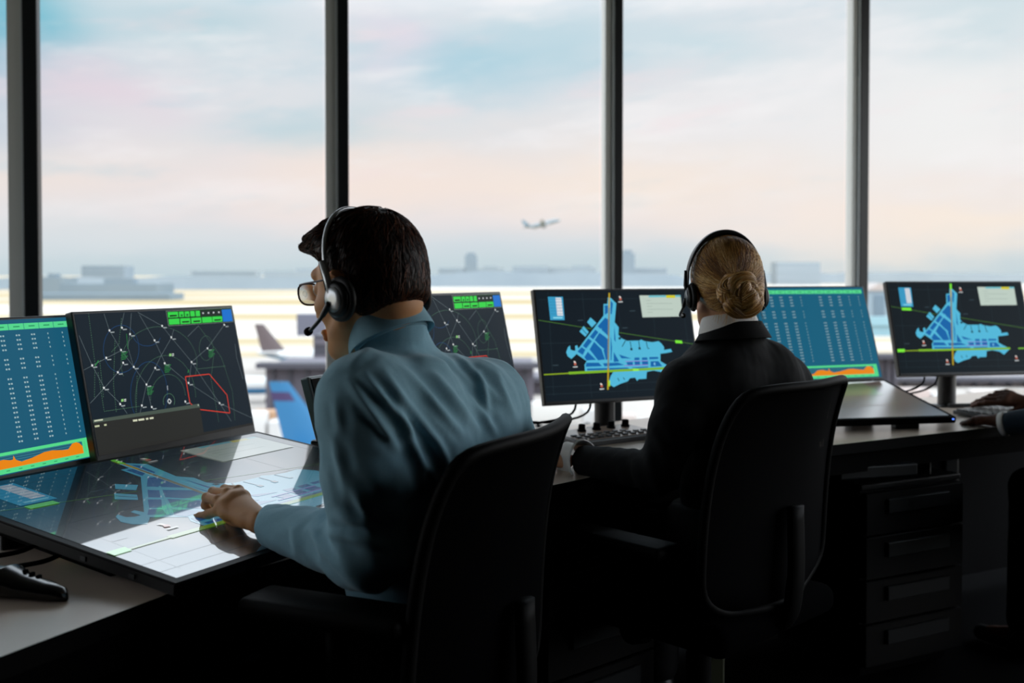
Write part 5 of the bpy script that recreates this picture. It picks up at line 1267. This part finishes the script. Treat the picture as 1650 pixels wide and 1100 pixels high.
# ------------------------------------------------------------------ the woman in the black jacket
J=dict(pelvis=(.515,2.42,.56),chest=(.510,2.385,.90),neck=tuple(at(1186,556,2.345)),collar=tuple(at(1180,543,2.35)),head=tuple(X3(1168,458,2.38)),
       shL=tuple(at(1110,622,2.29)),shR=tuple(at(1260,614,2.47)),elL=tuple(at(1062,760,2.20)),elR=(.78,2.70,.80),wrL=tuple(at(938,741,2.42)),wrR=(.60,2.86,.80))
hm,hfg,hth=hand_pose(tuple(X3(918,742,2.44)),(-.8,.5,-.08),(.05,0,1),-1,curl=(.25,.3,.35,.4),size=.92)
hm2,hfg2,hth2=hand_pose((.575,2.885,.785),(-.5,.8,-.1),(.1,.1,1),1,curl=(.3,.35,.4,.45),size=.92)
fw=(-.50,.866)
wom,HcW,RhW,RbW=build_person('blonde woman in black jacket, hair in a bun, seated at the map monitor',J,fw,PI/2+math.radians(10),math.radians(8),0,M_skinf,M_jack,M_trou,fem=1,
    hands=[(tuple(X3(918,742,2.44)),hm,hfg,hth,.0016,.88),((.585,2.875,.79),hm2,hfg2,hth2,.0016,.88)],seed=21,ch=.006,wr=.0025,sleeve_r=(.052,.046,.036),torso=(.112,.165),clothname='jacket',
    cuffs={'L':(-.004,.065,.036,.037,M_white_s,True),'R':(-.004,.02,.036,.035,M_white_s,False)})
nb=Vector(J['neck'])
collar(wom,at(1175,533,2.352),(-.08,.05,.97),(-.4,.9,0),.058,.057,.040,M_white_s,gap=.5,flare=.002)
collar(wom,at(1181,546,2.35),(-.03,.05,.95),(-.4,.9,0),.064,.063,.040,M_jack,gap=.6,flare=.012,name='jacket_collar')
R3W=Matrix(RhW.tolist())
cuts=[((.80,0,-.60),.050),((.1,0,-.99),.060)]
hv,hf=cap_mesh(cuts,r=(.100,.0775,.090),c=(-.012,0,.020),subs=[((.000,.088,-.030),(.026,.022,.034)),((.000,-.088,-.030),(.026,.022,.034))])
hn=vnorm(hv,hf); bun=np.array([-.118,.016,-.040]); BS=1.5
def flow_w(p): d=bun-p; d[:,2]+=.01; return d/np.linalg.norm(d,axis=1,keepdims=True)
M_hairw=hairmat('hair_blonde',['#6b4420','#a87538','#d9a95f','#f6dba4'],.36)
ang=np.arctan2(hv[:,2]-bun[2],hv[:,1]-bun[1]); hv2=hv+hn*(np.sin(ang*34+swirl(hv,60,2)*5)*.0011)[:,None]
hb=npmesh('hair',to_world(hv2,HcW,RhW),hf,M_hairw,wom); add_tone(hb,np.clip(.28+.2*np.sin(ang*17)+.12*rng.random(len(hv)),0,1))
pa=strands(hv,hn,3200,flow_w,9,.0085,.0022,rng,jit=.10)
V,Fc=hairtubes(pa,.0008,.0005); o=npmesh('hair_strands',to_world(V,HcW,RhW),Fc,M_hairw,wom)
a_=np.arctan2(pa[:,0,2]-bun[2],pa[:,0,1]-bun[1]); tn_=np.clip(.45+.28*np.sin(a_*9+1)+.22*rng.normal(size=len(pa)),0,1); add_tone(o,np.repeat(tn_,pa.shape[1]*3))
# bun: coiled locks of hair
def coil(c,Rr,rt,t0,t1,tilt,yaw_,n=30,wob=.1):
    Mx=Matrix.Rotation(yaw_,3,'Z')@Matrix.Rotation(tilt,3,'Y'); out=[]
    for k_ in range(n):
        t_=t0+(t1-t0)*k_/(n-1); rr=Rr*BS*(1+wob*math.sin(2.3*t_)); out.append(np.array(c)+np.array(Mx@Vector((.004*math.sin(3*t_),rr*math.cos(t_),rr*math.sin(t_)))))
    return np.array(out)
coils=[(c_,r_*1.3) for c_,r_ in [(coil(bun+(-.006,0,-.004),.021,.016,0,5.6,.15,.1),.0165),(coil(bun+(-.016,.003,-.006),.014,.012,1,7,.5,-.3),.0135),(coil(bun+(-.004,-.008,.010),.020,.012,-.5,3.6,-.35,.5),.0125),
       (coil(bun+(-.002,.010,.014),.016,.01,.2,3.6,-.1,-.9),.0105),(coil(bun+(-.010,-.016,-.002),.012,.01,-2,2.5,.9,.4),.0105)]]
f=Field(bun-.095,bun+.095,.002); f.ell(bun+(.014,0,0),(.034,.034,.034),k=.01)
for c_,r_ in coils:
    for a,b in zip(c_,c_[1:]): f.cone(a,b,r_*.86,k=.003)
V,Fc=f.mesh(); Nn=vnorm(V,Fc); th_=np.arctan2(V[:,2]-bun[2],V[:,1]-bun[1]); rad=np.hypot(V[:,2]-bun[2],V[:,1]-bun[1]); V=V+Nn*(np.sin(rad*1500+th_*3)*.0006)[:,None]
o=npmesh('hair_bun',to_world(V,HcW,RhW),Fc,M_hairw,wom); add_tone(o,np.clip(.30+.18*np.sin(rad*900+th_*2)+.1*rng.random(len(V)),0,1))
P_=[]
for c_,r_ in coils:
    K=len(c_); T=np.gradient(c_,axis=0); T/=np.linalg.norm(T,axis=1,keepdims=True); A=np.cross(T,[.2,.3,.9]); A/=np.linalg.norm(A,axis=1,keepdims=True); B_=np.cross(T,A)
    for k_ in range(150):
        a0=rng.uniform(0,2*PI); tw=rng.uniform(-.6,.9); aa=a0+tw*np.linspace(0,1,K); rr=r_*rng.uniform(.86,.96)
        P_.append(c_+(A*np.cos(aa)[:,None]+B_*np.sin(aa)[:,None])*rr)
P_=np.array(P_); V,Fc=hairtubes(P_,.0008,.0006); o=npmesh('bun_strands',to_world(V,HcW,RhW),Fc,M_hairw,wom); add_tone(o,np.repeat(np.clip(.5+.3*rng.normal(size=len(P_)),0,1),P_.shape[1]*3))
# loose hairs at the nape
P_=[]
for k_ in range(90):
    y=rng.uniform(-.045,.045); s=np.array([-.078+.01*rng.random(),y,-.055+.02*rng.random()]); e=s+np.array([rng.uniform(-.006,.012),y*.2+rng.normal()*.008,-rng.uniform(.02,.055)]); mid=(s+e)/2+np.array([-.006,rng.normal()*.003,0])
    tt=np.linspace(0,1,7)[:,None]; P_.append((1-tt)**2*s+2*tt*(1-tt)*mid+tt*tt*e)
P_=np.array(P_); V,Fc=hairtubes(P_,.0006,.0003); o=npmesh('loose_hair',to_world(V,HcW,RhW),Fc,M_hairw,wom); add_tone(o,np.full(len(V),.75))
face_details(wom,HcW,RhW,brow='#7a5a38')
headset('black headset with a wide padded band on the blonde woman',HcW,RhW,mat('band_black','#15171a',.35),.021,(.034,.026),(.100,.070,-.062),padtop=True,arc_r=(.0935,.1190),thick=.0030,tiltf=-.010,capm=mat('cup_ring','#6b7074',.3,metal=.6))

# ------------------------------------------------------------------ the person at the right edge
J=dict(pelvis=(1.93,2.90,.56),chest=(1.90,2.93,.90),neck=(1.88,2.95,1.07),head=(1.86,2.97,1.22),shL=(1.735,2.85,1.0),shR=(2.02,3.02,1.0),elL=(1.665,2.90,.80),elR=(1.93,3.22,.80),wrL=tuple(X3(1622,682,3.10)),wrR=tuple(X3(1668,655,3.36)))
ha,hb_,hc_=hand_pose(tuple(X3(1618,677,3.12)),(-.55,.75,-.12),(.1,-.15,1),-1,curl=(.35,.38,.42,.5),spread=.10)
hd,he,hf_=hand_pose(tuple(X3(1662,650,3.38)),(-.75,.45,.10),(-.2,-.5,.8),1,curl=(.2,.3,.4,.5),spread=.12)
p3,Hc3,Rh3,_=build_person('person in dark navy jacket typing at the right edge, only hands and sleeve visible',J,(-.5,.866),PI/2+.5,math.radians(10),0,M_skind,M_navy,M_trou,
    hands=[(tuple(X3(1618,677,3.12)),ha,hb_,hc_),(tuple(X3(1662,650,3.38)),hd,he,hf_)],seed=33,ch=.007,wr=.003,clothname='jacket',cuffs={'L':(-.004,.016,.037,.036,M_white_s,False),'R':(-.004,.016,.037,.036,M_white_s,False)})
collar(p3,Vector(J['neck'])+Vector((0,0,-.015)),(-.05,.10,.95),(-.5,.86,0),.060,.058,.036,M_white_s,gap=.5)
hv,hf=cap_mesh([((.845,0,-.534),.034),((-.25,0,-.97),.078)],h=.004,subs=[((.004,.092,-.030),(.032,.026,.040)),((.004,-.092,-.030),(.032,.026,.040))]); o=npmesh('hair',to_world(hv,Hc3,Rh3),hf,mat('hair_black','#0a0807',.6,bump=(300,.5,.002)),p3)
face_details(p3,Hc3,Rh3,iris='#2a1a10',brow='#0c0806')
chair('black office chair under the person at the right edge',(1.86,2.56),(2.22,2.76),.96,.12)

# ------------------------------------------------------------------ groups of look-alikes
GROUPS={'monitor':'upright monitors along the console','office_chair':'office chairs at the console','headset':'headsets worn by the controllers','skyline_building':'hazy buildings on the skyline',
 'control_tower':'hazy towers on the skyline','tree_line':'hazy tree lines on the horizon','airliner':'airplanes at the airport','apron_truck':'trucks on the apron','terminal_concourse':'terminal concourses outside','touch_table':'touch tables on the console'}
for o in bpy.data.objects:
    k_=o.name.split('.')[0]
    if o.parent is None and k_ in GROUPS and 'label' in o.keys(): o['group']=GROUPS[k_]
